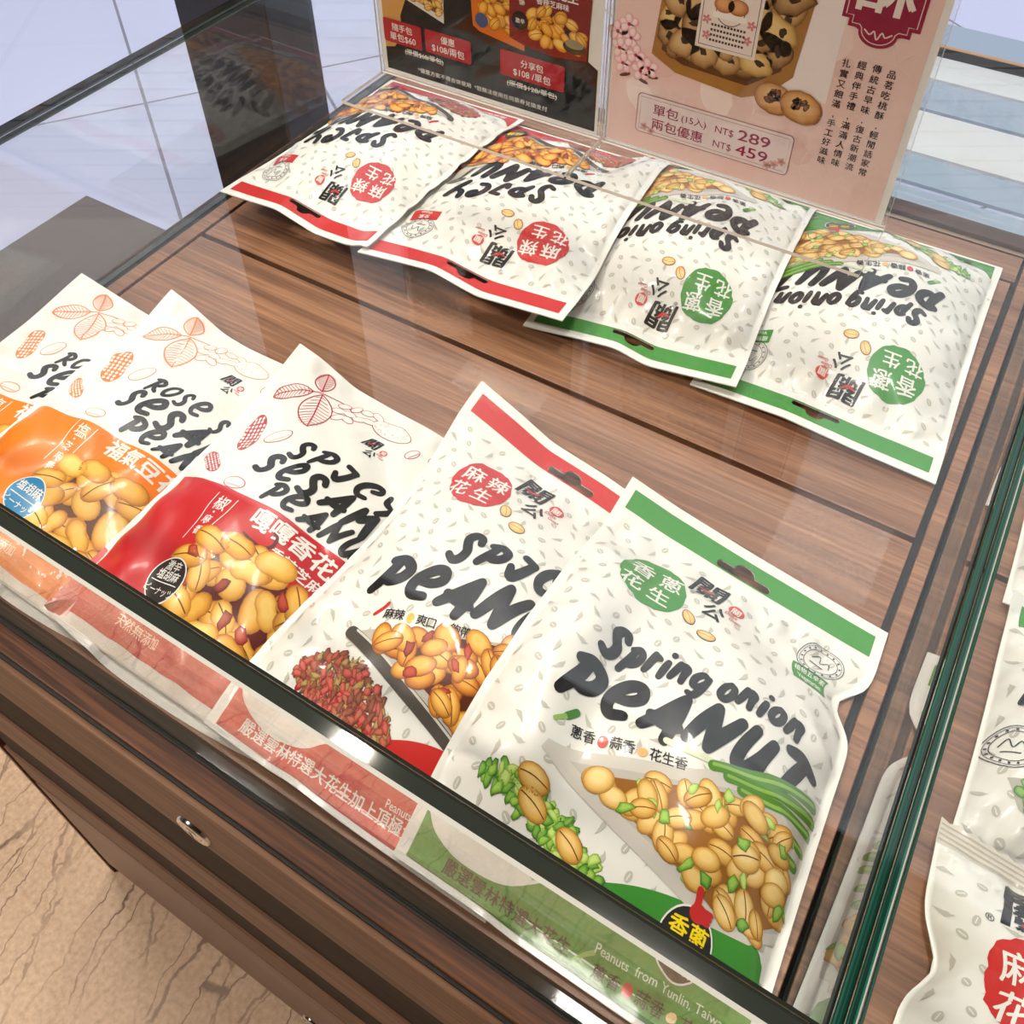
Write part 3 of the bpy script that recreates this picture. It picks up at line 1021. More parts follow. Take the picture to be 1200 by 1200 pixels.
        A.text('Peanuts from Yunlin, Taiwan', 106, 16.5, 5.0, WHITE, 4, .01, fit=56, rot=.05)
    # black round stamp with a thumb
    if kind == 'onion':
        A.ellipse(133, 36, 12.4, 14.0, WHITE, 10, n=30)
        A.ellipse(133, 36, 11.7, 13.2, rgb(44, 42, 40), 10.6, n=30)
        A.text('香蔥', 133, 37, 9.0, rgb(244, 216, 30), 11.4, .03, 'C', rot=.05)
        A.line([(122.5, 33), (143.5, 34)], .6, WHITE, 11.4)
        A.text('TAIWAN', 133, 26.5, 3.6, WHITE, 11.4, .01, 'C')
        for q, y in enumerate((46.6, 48.6, 50.4)):
            A.line([(134, y), (139, y + .5)], 2.2, rgb(190, 44, 46), 11.4)
        A.ellipse(134, 48.4, 4.0, 3.6, RED, 11.2)
        A.line([(132, 49), (132.2, 52), (131.2, 56.4)], 3.0, RED, 11.4, smooth=True)
    else:
        A.ellipse(150, 36, 11, 12, rgb(44, 42, 40), 10.9, n=30)
        A.text('麻辣', 150, 36, 8, rgb(244, 216, 30), 11.4, .03, 'C')
    return A.build()


def leaf(A, x, y, L, wd, a, col, layer):
    ca, sa = math.cos(a), math.sin(a)
    T = lambda u, v: (x + ca * u - sa * v, y + sa * u + ca * v)
    up = [T(L * k / 8, wd * math.sin(PI * k / 8) ** .8) for k in range(9)]
    dn = [T(L * k / 8, -wd * math.sin(PI * k / 8) ** .8) for k in range(9)]
    A.line(up, .8, col, layer, False)
    A.line(dn, .8, col, layer, False)
    A.line([T(0, 0), T(L, 0)], .8, col, layer, False)
    for k in range(1, 12):
        u = L * k / 12
        s = wd * math.sin(PI * k / 12) ** .8 * .92
        for sg in (1, -1):
            A.line([T(u, 0), T(min(u + s * .5, L), sg * s)], .45, col, layer, False)


def pod(A, x, y, L, a, col, layer, rd):
    ca, sa = math.cos(a), math.sin(a)
    T = lambda u, v: (x + ca * u - sa * v, y + sa * u + ca * v)
    pts = []
    for k in range(24):
        b = 2 * PI * k / 24
        pts.append(T(L * math.cos(b), L * .46 * math.sin(b) * (1 - .22 * math.exp(-(math.cos(b) / .3) ** 2))))
    A.poly(pts, col, layer)
    for i in range(-4, 5):
        for j in range(-2, 3):
            u, v = i * L * .2 + rd.uniform(-.4, .4), j * L * .16
            if (u / L) ** 2 + (v / (L * .42)) ** 2 < .82:
                A.ellipse(*T(u, v), L * .08, L * .055, WHITE, layer + .5, a, 7)


def kernel(A, x, y, rx, a, col, layer, dots=False, rd=None):
    A.ellipse(x, y, rx, rx * .58, col, layer, a, 20)
    A.ellipse(x, y, rx - .6, rx * .58 - .6, WHITE, layer + .4, a, 20)
    ca, sa = math.cos(a), math.sin(a)
    for k in range(26 if dots else 9):
        u, v = (rd.uniform(-.8, .8) * rx, rd.uniform(-.42, .42) * rx) if dots else ((-.7 + k * .16) * rx, -.30 * rx)
        if (u / rx) ** 2 + (v / (.58 * rx)) ** 2 < .8:
            if dots:
                A.ellipse(x + ca * u - sa * v, y + sa * u + ca * v, .4, .4, col, layer + .8, 0, 6)
            else:
                A.line([(x + ca * u - sa * v, y + sa * u + ca * v), (x + ca * (u + 1.2) - sa * (v + .9), y + sa * (u + 1.2) + ca * (v + .9))], .4, col, layer + .8, False)


def sesame_bag_art(kind):
    A = Art()
    rd = random.Random(11)
    KEY = rgb(240, 124, 22) if kind == 'rose' else rgb(190, 32, 38)
    LN = rgb(232, 122, 40) if kind == 'rose' else rgb(176, 36, 50)
    # colour field
    top = [(6, 108), (30, 107), (60, 106), (90, 107), (120, 108), (159, 108)] if kind == 'spicy' else [(6, 98), (30, 100), (60, 103), (90, 106), (120, 107), (159, 107)]
    A.poly([(6, 6), (159, 6)] + top[::-1], KEY, 1)
    # line drawings of the plant
    leaf(A, 40, 208, 36, 11, -1.15, LN, 1)
    leaf(A, 34, 206, 28, 8, -2.45, LN, 1)
    leaf(A, 38, 210, 18, 7, 2.0, LN, 1)
    A.line([(34, 206), (40, 209), (56, 212), (66, 208)], .8, LN, 1, smooth=True)
    for (x, y, q) in ((58, 203, .3), (62, 197, .9), (69, 199, -.3), (66, 205, 0), (74, 205, .6), (80, 208, .2), (66, 213, 1.2), (74, 215, .2), (82, 217, -.3), (58, 210, .5)):
        A.ellipse(x, y, 5, 3.2, LN, 1, q, 14)
        A.ellipse(x, y, 4.5, 2.7, WHITE, 1.5, q, 14)
    pod(A, 26, 153, 18, 1.95, LN, 1, rd)
    kernel(A, 46, 157, 10, 1.1, LN, 1)
    pod(A, 20, 122, 12, 2.5, LN, 1, rd)
    kernel(A, 52, 111, 8, .1, LN, .6)
    kernel(A, 98, 210, 16, -.05, LN, 1, True, rd)
    kernel(A, 122, 200, 6, 1.2, LN, 1)
    kernel(A, 144, 206, 12, .2, LN, 1, True, rd)
    # brushed title
    if kind == 'rose':
        A.brush('ROSE', 58, 147, 108, 14, INK, 2, .23, up=1)
        A.brush('SALT', 114, 147, 156, 14, INK, 2, .23, up=1)
    else:
        A.brush('SPICY', 61, 147, 146, 16, INK, 2, .27, up=1)
    A.brush('SESAME', 52, 126, 157, 18, INK, 2, .27, up=1)
    A.brush('PEANUT', 74, 110, 158, 15, INK, 2, .26, up=1)
    brand_mark(A, 96, 187, 11, 2)
    # field lettering
    v = '塩芝麻香' if kind == 'rose' else '椒麻香'
    A.line([(49, 101), (49, 92), (51, 80), (50, 68)], .6, WHITE, 2, smooth=True)
    A.line([(65, 101), (65, 92), (63, 80), (62, 68)], .6, WHITE, 2, smooth=True)
    A.text(v[0], 57, 91, 10.5, WHITE, 2, .012, 'C')
    for k, ch in enumerate(v[1:]):
        A.rect(56.2, 87.6 - k * 8.4, 57.4, 88.8 - k * 8.4, WHITE, 2)
        A.text(ch, 56.6, 80.4 - k * 8.2, 6.2, WHITE, 2, .015, 'C')
    if kind == 'rose':
        A.text('福氣豆花生', 76, 92, 14.5, WHITE, 2, .035)
    else:
        A.text('嘎嘎香花生', 80, 92.5, 14.5, WHITE, 2, .035)
        A.text('香辣芝麻味', 104, 81, 8.6, WHITE, 2, .025)
    # nuts
    OX, OY = 8, -1
    pile = [(48, 64), (60, 76), (80, 82), (104, 82), (122, 78), (136, 66), (140, 50), (134, 36), (118, 28), (92, 26), (66, 34), (52, 48)]
    edge = rgb(96, 50, 14) if kind == 'rose' else rgb(92, 22, 18)
    inner = [(97 + (x - 97) * .84 + OX, 54 + (y - 54) * .84 + OY) for x, y in pile]
    nut_pile(A, inner, 11.5, NUT_P, 2, rd, 3, bed=edge, waist=.25, bits=CHILI if kind == 'spicy' else None)
    for (x, y, q) in ((62, 74, -.15), (78, 78, -.1), (104, 80, .2), (126, 70, -.9), (56, 60, .2), (66, 38, -.3), (90, 30, .3), (112, 30, -.2), (132, 44, .9)):
        A.blob(x + OX, y + OY, 12.5, 8, q, *rd.choice(NUT_P), 5.5, waist=.15, crease=CREASE if rd.random() < .5 else None)
    if kind == 'spicy':
        A.line([(82, 86), (90, 84), (98, 83), (103, 87), (102, 93), (98, 95)], 2.6, rgb(84, 20, 22), 3, smooth=True, taper=.6)
    else:
        for _ in range(60):
            x, y = rd.uniform(80, 140), rd.uniform(14, 36)
            A.blob(x, y, rd.uniform(.6, 2), rd.uniform(.5, 1.3), rd.uniform(0, 3), rgb(232, 190, 170), rgb(240, 214, 196), rgb(250, 236, 226), 7, jag=.5, n=7, seed=rd.random())
    # round badge
    A.ellipse(60, 43, 13.4, 13.4, WHITE, 6.8, n=30)
    A.ellipse(60, 43, 12.6, 12.6, rgb(30, 128, 180) if kind == 'rose' else rgb(44, 38, 36), 7.4, n=30)
    if kind == 'rose':
        A.text('塩胡麻', 60, 45, 7, WHITE, 8.2, .02, 'C', shear=.1)
    else:
        A.text('激辛', 60, 49, 6, WHITE, 8.2, .02, 'C', shear=.1)
        A.text('塩胡麻', 60, 43.4, 6, WHITE, 8.2, .02, 'C', shear=.1)
    A.line([(49.5, 41.5), (70.5, 41.5)], .5, WHITE, 8.2)
    A.text('ピーナッツ', 60, 35, 5, WHITE, 8.2, .01, 'C')
    A.text('天然無添加', 46, 13, 6.4, rgb(250, 226, 200), 2, .01)
    for t in A.t:
        t[..., 1] += .055 * (t[..., 0] - 45) * np.clip((t[..., 1] - 8) / 60, 0, 1) * np.clip((226 - t[..., 1]) / 20, 0, 1)
    return A.build()


# ------------------------------------------------------------------ bags: inflated film surfaces lying on the tray and on each other
GX0, GY0, GS, GNX, GNY = -0.70, 0.05, 0.0025, 560, 320
HEAP = np.zeros((GNX, GNY))          # height above the tray of what already lies there


def heap_at(x, y):
    i = np.clip(((x - GX0) / GS).astype(int), 0, GNX - 1)
    j = np.clip(((y - GY0) / GS).astype(int), 0, GNY - 1)
    return HEAP[i, j]


def smooth_profile(pairs):
    us = np.array([p[0] for p in pairs], float)
    zs = np.array([p[1] for p in pairs], float)
    xx = np.linspace(0, 1, 201)
    yy = np.interp(xx, us, zs)
    k = np.hanning(25)
    k /= k.sum()
    yy = np.convolve(np.pad(yy, 12, 'edge'), k, 'valid')
    return lambda u: np.interp(u, xx, yy)


def sstep(a, b, x):
    t = np.clip((x - a) / (b - a), 0, 1)
    return t * t * (3 - 2 * t)


class Surface:
    def __init__(self, corners, Wd, L, T, seed, head=None, foot=None, notches=(), v0=.04, v1=.885, contract=.03, skew=.85, pv=2.6, lean=0.0, soft=None):
        """corners: bottom-left, bottom-right, top-left, top-right as (X, Y, mm above the tray)"""
        self.c = [np.array((x * H, y * H, z / 1000)) for x, y, z in corners]
        self.W, self.L, self.T = Wd, L, T / 1000
        self.v0, self.v1, self.con, self.skew, self.pv, self.lean, self.soft = v0, v1, contract, skew, pv, lean, soft
        self.head = smooth_profile(head or [(0, 0), (1, 0)])
        self.foot = smooth_profile(foot or [(0, 0), (1, 0)])
        self.notches = notches
        rd = random.Random(seed)
        self.low = [(rd.uniform(1.2, 4.0), rd.uniform(1.2, 4.5), rd.uniform(0, 6.28), rd.uniform(0, 6.28)) for _ in range(7)]
        self.cr = []
        for _ in range(13):
            e = rd.choice('LRLRTTB')
            a0 = {'L': (.02, rd.uniform(.1, .9)), 'R': (.98, rd.uniform(.1, .9)), 'T': (rd.uniform(.08, .92), .88), 'B': (rd.uniform(.1, .9), .05)}[e]
            ang = {'L': 0, 'R': PI, 'T': -PI / 2, 'B': PI / 2}[e] + rd.uniform(-.7, .7)
            ln = rd.uniform(.10, .26)
            self.cr.append((a0, (a0[0] + ln * math.cos(ang) * 1.35, a0[1] + ln * math.sin(ang)), rd.uniform(1.2, 3.2) / 1000 * rd.choice((1, 1, -1)), rd.uniform(.012, .026)))
        self.ph = [rd.uniform(0, 6.28) for _ in range(8)]
        self.lift = None
        self.drape()

    def flat_xy(self, u, v):
        vv = np.clip((v - self.v0) / (self.v1 - self.v0), 0, 1)
        s = 1 - self.con * np.sin(PI * vv) ** .7
        for side, vc, dep, wd in self.notches:
            k = dep * np.exp(-((v - vc) / wd) ** 2)
            u = u + (np.clip(u, 0, 1) ** 3 * -k if side == 'R' else (1 - np.clip(u, 0, 1)) ** 3 * k)
        u2 = .5 + (u - .5) * s
        a, b, c, d = self.c
        U, V = u2[..., None], v[..., None]
        return (a * (1 - U) + b * U) * (1 - V) + (c * (1 - U) + d * U) * V

    def thick(self, u, v):
        uu = np.clip(np.abs(2 * u - 1) / .95, 0, 1)
        vv = np.abs(2 * np.clip((v - self.v0) / (self.v1 - self.v0), 0, 1) ** self.skew - 1)
        return self.T * (1 - self.lean * sstep(.5, .95, u)) * (1 - uu ** 2.6) ** .8 * (1 - vv ** self.pv) ** (self.soft or (.95 if self.pv > 2.2 else 1.2))

    def base(self, u, v):
        p = self.flat_xy(u, v).copy()
        p[..., 2] += self.head(u) / 1000 * sstep(.70, 1.0, v) + self.foot(u) / 1000 * (1 - sstep(0, .16, v))
        return p

    def drape(self):
        n, m = 70, 100
        u, v = np.meshgrid(np.linspace(0, 1, n), np.linspace(0, 1, m), indexing='ij')
        p = self.base(u, v)
        need = np.maximum(0, heap_at(p[..., 0], p[..., 1]) + .0016 - p[..., 2])
        L = need.copy()
        for _ in range(2):
            q = np.pad(L, 1, 'edge')
            L = np.max([q[1 + a:n + 1 + a, 1 + b:m + 1 + b] for a in (-1, 0, 1) for b in (-1, 0, 1)], axis=0)
        for _ in range(10):
            q = np.pad(L, 1, 'edge')
            L = np.maximum(need, np.mean([q[1 + a:n + 1 + a, 1 + b:m + 1 + b] for a in (-1, 0, 1) for b in (-1, 0, 1)], axis=0))
        self.lift = L
        u, v = np.meshgrid(np.linspace(0, 1, 260), np.linspace(0, 1, 360), indexing='ij')
        p = self.P(u, v)
        i = np.clip(((p[..., 0] - GX0) / GS).astype(int), 0, GNX - 1)
        j = np.clip(((p[..., 1] - GY0) / GS).astype(int), 0, GNY - 1)
        np.maximum.at(HEAP, (i.ravel(), j.ravel()), (p[..., 2] - TZ).ravel() + .0015)

    def lifted(self, u, v):
        n, m = self.lift.shape
        a = np.clip(u, 0, 1) * (n - 1)
        b = np.clip(v, 0, 1) * (m - 1)
        i, j = np.minimum(a.astype(int), n - 2), np.minimum(b.astype(int), m - 2)
        fa, fb = a - i, b - j
        G = self.lift
        return (G[i, j] * (1 - fa) * (1 - fb) + G[i + 1, j] * fa * (1 - fb) + G[i, j + 1] * (1 - fa) * fb + G[i + 1, j + 1] * fa * fb)

    def wrinkle(self, u, v):
        body = np.clip(self.thick(u, v) / self.T, 0, 1)
        w = np.zeros_like(u)
        for a, b, p, q in self.low:
            w += np.sin(2 * PI * a * u + p + 1.2 * np.sin(2 * PI * b * .6 * v)) * np.sin(2 * PI * b * v + q)
        w *= .0009 * np.minimum(1, body * 2.2)
        ph = self.ph
        du = np.minimum(u, 1 - u)
        w += .0017 * np.exp(-((du - .075) / .05) ** 2) * np.sin(2 * PI * 8.5 * v + ph[0] + 1.5 * np.sin(9 * v + ph[1])) * sstep(.05, .12, v) * (1 - sstep(.84, .9, v))
        w += .0017 * np.exp(-((v - (self.v1 - .035)) / .035) ** 2) * np.sin(2 * PI * 6.5 * u + ph[2] + 1.6 * np.sin(8 * u + ph[3]))
        w += .0013 * np.exp(-((v - (self.v0 + .04)) / .035) ** 2) * np.sin(2 * PI * 6.0 * u + ph[4] + 1.6 * np.sin(7 * u + ph[5]))
        for a0, a1, amp, wd in self.cr:
            dx, dy = (a1[0] - a0[0]), (a1[1] - a0[1])
            L2 = dx * dx + dy * dy
            t = np.clip(((u - a0[0]) * dx + (v - a0[1]) * dy) / L2, 0, 1)
            d = np.hypot((u - a0[0] - t * dx) * .68, v - a0[1] - t * dy)
            w += amp * (1 - t) * np.minimum(1, t * 6 + .2) * np.exp(-np.abs(d / wd) ** 1.5)
        return w * sstep(0, .03, du) * sstep(0, .02, v) * (1 - sstep(.985, 1.0, v))

    def P(self, u, v, front=True, off=0.0):
        u, v = np.asarray(u, float), np.asarray(v, float)
        p = self.base(u, v)
        p[..., 2] += self.lifted(u, v) + .0012
        if front:
            p[..., 2] += self.thick(u, v) + self.wrinkle(u, v) * .9
        else:
            p[..., 2] -= .0009
        p[..., 2] += TZ
        return p

    def PN(self, u, v, front=True):
        e = .002
        p = self.P(u, v, front)
        n = np.cross(self.P(u + e, v, front) - self.P(u - e, v, front), self.P(u, v + e, front) - self.P(u, v - e, front))
        n /= np.linalg.norm(n, axis=-1, keepdims=True) + 1e-12
        if not front:
            n = -n
        return p, n


def tri_mesh(name, pos, nrm, col, mat, parent):
    """pos, nrm, col: (n, 3, 3) triangle corners"""
    n = len(pos)
    me = bpy.data.meshes.new(name)
    me.vertices.add(n * 3)
    me.vertices.foreach_set('co', pos.reshape(-1).astype(np.float32))
    me.loops.add(n * 3)
    me.loops.foreach_set('vertex_index', np.arange(n * 3, dtype=np.int32))
    me.polygons.add(n)
    me.polygons.foreach_set('loop_start', np.arange(0, n * 3, 3, dtype=np.int32))
    me.polygons.foreach_set('loop_total', np.full(n, 3, dtype=np.int32))
    me.polygons.foreach_set('use_smooth', np.ones(n, dtype=bool))
    me.update(calc_edges=True)
    at = me.attributes.new('ink', 'FLOAT_COLOR', 'POINT')
    at.data.foreach_set('color', np.concatenate([col.reshape(-1, 3), np.ones((n * 3, 1))], 1).reshape(-1).astype(np.float32))
    me.normals_split_custom_set_from_vertices(nrm.reshape(-1, 3))
    return link_mesh(name, me, mat, parent)


def grid_tris(x0, x1, y0, y1, step):
    nx, ny = max(1, int(round((x1 - x0) / step))), max(1, int(round((y1 - y0) / step)))
    xs, ys = np.linspace(x0, x1, nx + 1), np.linspace(y0, y1, ny + 1)
    X, Y = np.meshgrid(xs, ys, indexing='ij')
    g = np.stack((X, Y), -1)
    a, b, c, d = g[:-1, :-1], g[1:, :-1], g[1:, 1:], g[:-1, 1:]
    return np.concatenate([np.stack((a, b, c), 2).reshape(-1, 3, 2), np.stack((a, c, d), 2).reshape(-1, 3, 2)])


def header_art(Wd, L, band_col, hole):
    A = Art()
    y0 = L * .91
    hs = []
    if hole:
        cx, cy = Wd / 2, L - 18.5
        hp = [(-16, -2.6), (16, -2.6), (17.5, -1), (17.5, 1), (16, 2.6), (7, 2.6), (5.4, 5.6), (2.4, 7.4), (-2.4, 7.4), (-5.4, 5.6), (-7, 2.6), (-16, 2.6), (-17.5, 1), (-17.5, -1)]
        hs = [[(cx + a, cy + b) for a, b in hp]]
    A.poly([(0, y0), (Wd, y0), (Wd, L), (0, L)], WHITE, 0, hs)
    if band_col is not None:
        A.poly([(6, L - 22), (Wd - 6, L - 22), (Wd - 6, L - 7), (6, L - 7)], band_col, 1, [[(a, b) for a, b in hs[0]]] if hole else ())
    return A.build(2.6)


def make_bag(name, label, cat, group, surf, art, film, header, gusset=None, base_col=WHITE):
    Wd, L = surf.W, surf.L
    ctr = surf.P(np.array([.5]), np.array([.5]), False)[0]
    root = empty(name, Vector(ctr), label, cat, group)
    t, c, l = art
    g = grid_tris(0, Wd, 0, L * .91, 2.9)
    T = np.concatenate([g, t])
    C = np.concatenate([np.broadcast_to(np.array(base_col), (len(g), 3, 3)), c])
    Ly = np.concatenate([np.zeros(len(g)), l])
    m = T.mean(1)
    T, C, Ly, m = [q[m[:, 1] < L * .912] for q in (T, C, Ly, m)]

    def wrap(T, Ly, front=True, extra=0.0):
        u, v = T[..., 0] / Wd, T[..., 1] / L
        p, n = surf.PN(u, v, front)
        o = np.where(Ly > 0, .00014 + .00009 * Ly, 0.0)[:, None, None] + extra
        return p + n * o, n
    sb, ss = m[:, 1] < 7, (m[:, 0] < 5) | (m[:, 0] > Wd - 5)
    groups = [('pouch', ~sb & ~ss), ('bottom_seal', sb), ('side_seal', ~sb & (m[:, 0] < 5)), ('side_seal', ~sb & (m[:, 0] > Wd - 5))]
    for nm, msk in groups:
        p, n = wrap(T[msk], Ly[msk])
        col = C[msk]
        if nm == 'pouch':
            gb = grid_tris(0, Wd, 0, L * .91, 7.0)
            pb, nb = wrap(gb, np.zeros(len(gb)), False)
            pb, nb = pb[:, ::-1], nb[:, ::-1]
            p, n = np.concatenate([p, pb]), np.concatenate([n, nb])
            col = np.concatenate([col, np.broadcast_to(np.array(base_col), (len(gb), 3, 3))])
        tri_mesh(nm, p, n, col, film, root)
    t, c, l = header
    p, n = wrap(t, l)
    pb, nb = wrap(t[l == 0], np.zeros((l == 0).sum()), False)
    tri_mesh('header_strip', np.concatenate([p, pb[:, ::-1]]), np.concatenate([n, nb[:, ::-1]]), np.concatenate([c, c[l == 0]]), film, root)
    if gusset is not None:
        us = np.linspace(0.0, 1.0, 41)
        fe = surf.P(us, np.zeros_like(us), True)
        fd = fe.copy(); fd[:, 1] += .030 * np.sin(PI * us) ** .6; fd[:, 2] = TZ + .004 + (fe[:, 2] - TZ - .004) * .35
        bk = fe.copy(); bk[:, 1] -= .0055 * np.sin(PI * us) ** .7; bk[:, 2] = TZ + .0010
        bi = bk.copy(); bi[:, 1] += .045; bi[:, 2] = TZ + .0012
        def own(v):
            vv = np.full_like(us, v)
            return np.maximum(surf.P(us, vv, False)[:, 2] + .0012, TZ + .0012)
        k = sstep(0, .002, np.max([surf.lifted(us, np.full_like(us, q)) for q in (0, .06, .12, .2)], axis=0))
        bk[:, 2] += k * (own(0.0) - bk[:, 2])
        bi[:, 2] = own(.19)
        fd[:, 2] = np.maximum(own(.12) + .001, fd[:, 2] * (1 - k) + k * own(.12))
        rows = [(fe, fd, gusset), (fd, bi, gusset), (bi, bk, base_col)]
        P_, N_, C_ = [], [], []
        for a, b, cc in rows:
            for k in range(40):
                for tr in ((a[k], b[k], b[k + 1]), (a[k], b[k + 1], a[k + 1])):
                    q = np.array(tr)
                    nn = np.cross(q[1] - q[0], q[2] - q[0]); nn /= np.linalg.norm(nn) + 1e-12
                    P_.append(q); N_.append([nn] * 3); C_.append([cc] * 3)
        tri_mesh('bottom_gusset', np.array(P_), np.array(N_), np.array(C_), film, root)
    return root


ART_ON = peanut_bag_art('onion')
ART_SP = peanut_bag_art('spicy')
ART_RS = sesame_bag_art('rose')
ART_SS = sesame_bag_art('spicy')
HD_ON = header_art(175, 258, GREEN, True)
HD_SP = header_art(175, 258, RED, True)


def art_header(art, L):
    """the part of the artwork above the fold line, plus white film: header of a pouch without a band"""
    t, c, l = art
    k = t.mean(1)[:, 1] >= L * .912
    g = grid_tris(0, 165, L * .91, L, 2.9)
    return np.concatenate([g, t[k]]), np.concatenate([np.broadcast_to(np.array(WHITE), (len(g), 3, 3)), c[k]]), np.concatenate([np.zeros(len(g)), l[k]])


HD_RS = art_header(ART_RS, 232)
HD_SS = art_header(ART_SS, 232)
FRONT = 'peanut bags in the front row'
BACK = 'peanut bags in the back row'
ORG, CRM = rgb(240, 124, 22), rgb(190, 32, 38)
BL_, BR_, = 0, 1
# front row, left to right, each lying over its left neighbour's edge
S1 = Surface([(-1.150, .213, 18), (-.85, .213, 1), (-1.150, .622, 26), (-.855, .640, 2)], 165, 232, 12, 21, head=[(0, 4), (.4, -4), (1, 0)], v0=.0, v1=1.0, pv=2, skew=.72, lean=.7)
S2 = Surface([(-.988, .213, 5), (-.680, .212, 2), (-1.010, .668, 20), (-.690, .656, 3)], 165, 232, 24, 22, head=[(0, 8), (.12, 4), (.3, -8), (.45, -8), (.7, 0), (1, 0)], v0=.0, v1=1.0, pv=2, skew=.72, lean=.7)
S3 = Surface([(-.756, .213, 5), (-.440, .212, 5), (-.772, .680, 20), (-.445, .660, 4)], 165, 232, 32, 23, head=[(0, 6), (.12, 4), (.3, -6), (.5, -4), (.7, 0), (1, 0)], v0=.0, v1=1.0, pv=2, skew=.72, lean=.4)
S4 = Surface([(-.508, .207, 5), (-.160, .205, 5), (-.510, .748, 20), (-.162, .694, 4)], 175, 258, 42, 24, notches=[('L', .5, .035, .25)], soft=1.5, head=[(0, 8), (.2, 2), (.35, -4), (.6, 0), (1, 0)], foot=[(0, 0), (.2, 0), (.33, 8), (.45, 3), (.6, 0), (1, 0)])
S5 = Surface([(-.265, .206, 6), (.090, .206, 1), (-.264, .712, 18), (.073, .693, 1)], 175, 258, 44, 25, head=[(0, 6), (.2, 2), (.5, 0), (1, 0)], notches=[('R', .765, .075, .05)], contract=.015, soft=1.5)
R4 = Surface([(.045, 1.435, 1), (-.290, 1.43, 1), (.064, .932, 4), (-.280, .934, 1)], 175, 258, 33, 31, head=[(0, 0), (.3, 2), (.6, 6), (1, 2)], contract=.02)
R3 = Surface([(-.262, 1.43, 6), (-.592, 1.43, 1), (-.216, .938, 12), (-.548, .920, 1)], 175, 258, 40, 32, head=[(0, 4), (.4, -2), (.55, 6), (.75, 4), (1, 0)], contract=.02)
R2 = Surface([(-.510, 1.40, 6), (-.862, 1.40, 2), (-.469, .897, 32), (-.826, .882, 28)], 175, 258, 27, 33, head=[(0, 2), (.4, -3), (.62, 7), (.8, 4), (1, 0)], contract=.02)
R1 = Surface([(-.838, 1.41, 6), (-1.155, 1.41, 4), (-.812, .890, 28), (-1.124, .892, 26)], 175, 258, 27, 34, head=[(0, 0), (.35, -3), (.6, 7), (.8, 4), (1, 2)], contract=.02)
# BAGS
make_bag('snack_pouch', 'orange and cream sesame pouch pressed against the left glass side', 'snack bag', FRONT, S1, ART_RS, M_SATIN, HD_RS, ORG)
make_bag('snack_pouch', 'orange and cream sesame pouch with a blue round badge, left of the red pouch', 'snack bag', FRONT, S2, ART_RS, M_SATIN, HD_RS, ORG)
make_bag('snack_pouch', 'red and cream spicy sesame pouch with a black round badge', 'snack bag', FRONT, S3, ART_SS, M_SATIN, HD_SS, CRM)
make_bag('snack_bag', 'white spicy peanut bag with a red round badge, in the front row', 'snack bag', FRONT, S4, ART_SP, M_FILM, HD_SP)
make_bag('snack_bag', 'white spring onion peanut bag with a green header, in the front row', 'snack bag', FRONT, S5, ART_ON, M_FILM, HD_ON)
# back row: headers towards the viewer
make_bag('snack_bag', 'white spring onion peanut bag lying head down at the right end of the back row', 'snack bag', BACK, R4, ART_ON, M_FILM, HD_ON)
make_bag('snack_bag', 'white spring onion peanut bag lying head down below the pink poster', 'snack bag', BACK, R3, ART_ON, M_FILM, HD_ON)
make_bag('snack_bag', 'white spicy peanut bag lying head down below the black poster', 'snack bag', BACK, R2, ART_SP, M_FILM, HD_SP)
make_bag('snack_bag', 'white spicy peanut bag lying head down beside the left glass side', 'snack bag', BACK, R1, ART_SP, M_FILM, HD_SP)

# ------------------------------------------------------------------ small sachets in the neighbouring case
FOIL = rgb(206, 198, 184)


def crimp_header(Wd, L, band):
    A = Art()
    y0 = L * .91
    n = 26
    top = []
    for k in range(n + 1):
        x = Wd - Wd * k / n
        top.append((x, L - (1.4 if k % 2 else 0)))
    A.poly([(0, y0), (Wd, y0)] + top, band if band is not None else FOIL, 0)
    for k in range(4):
        y = y0 + 2 + k * (L - y0 - 3) / 4
        A.rect(0.5, y, Wd - .5, y + .9, rgb(176, 168, 154), 1)
    return A.build(2.3)


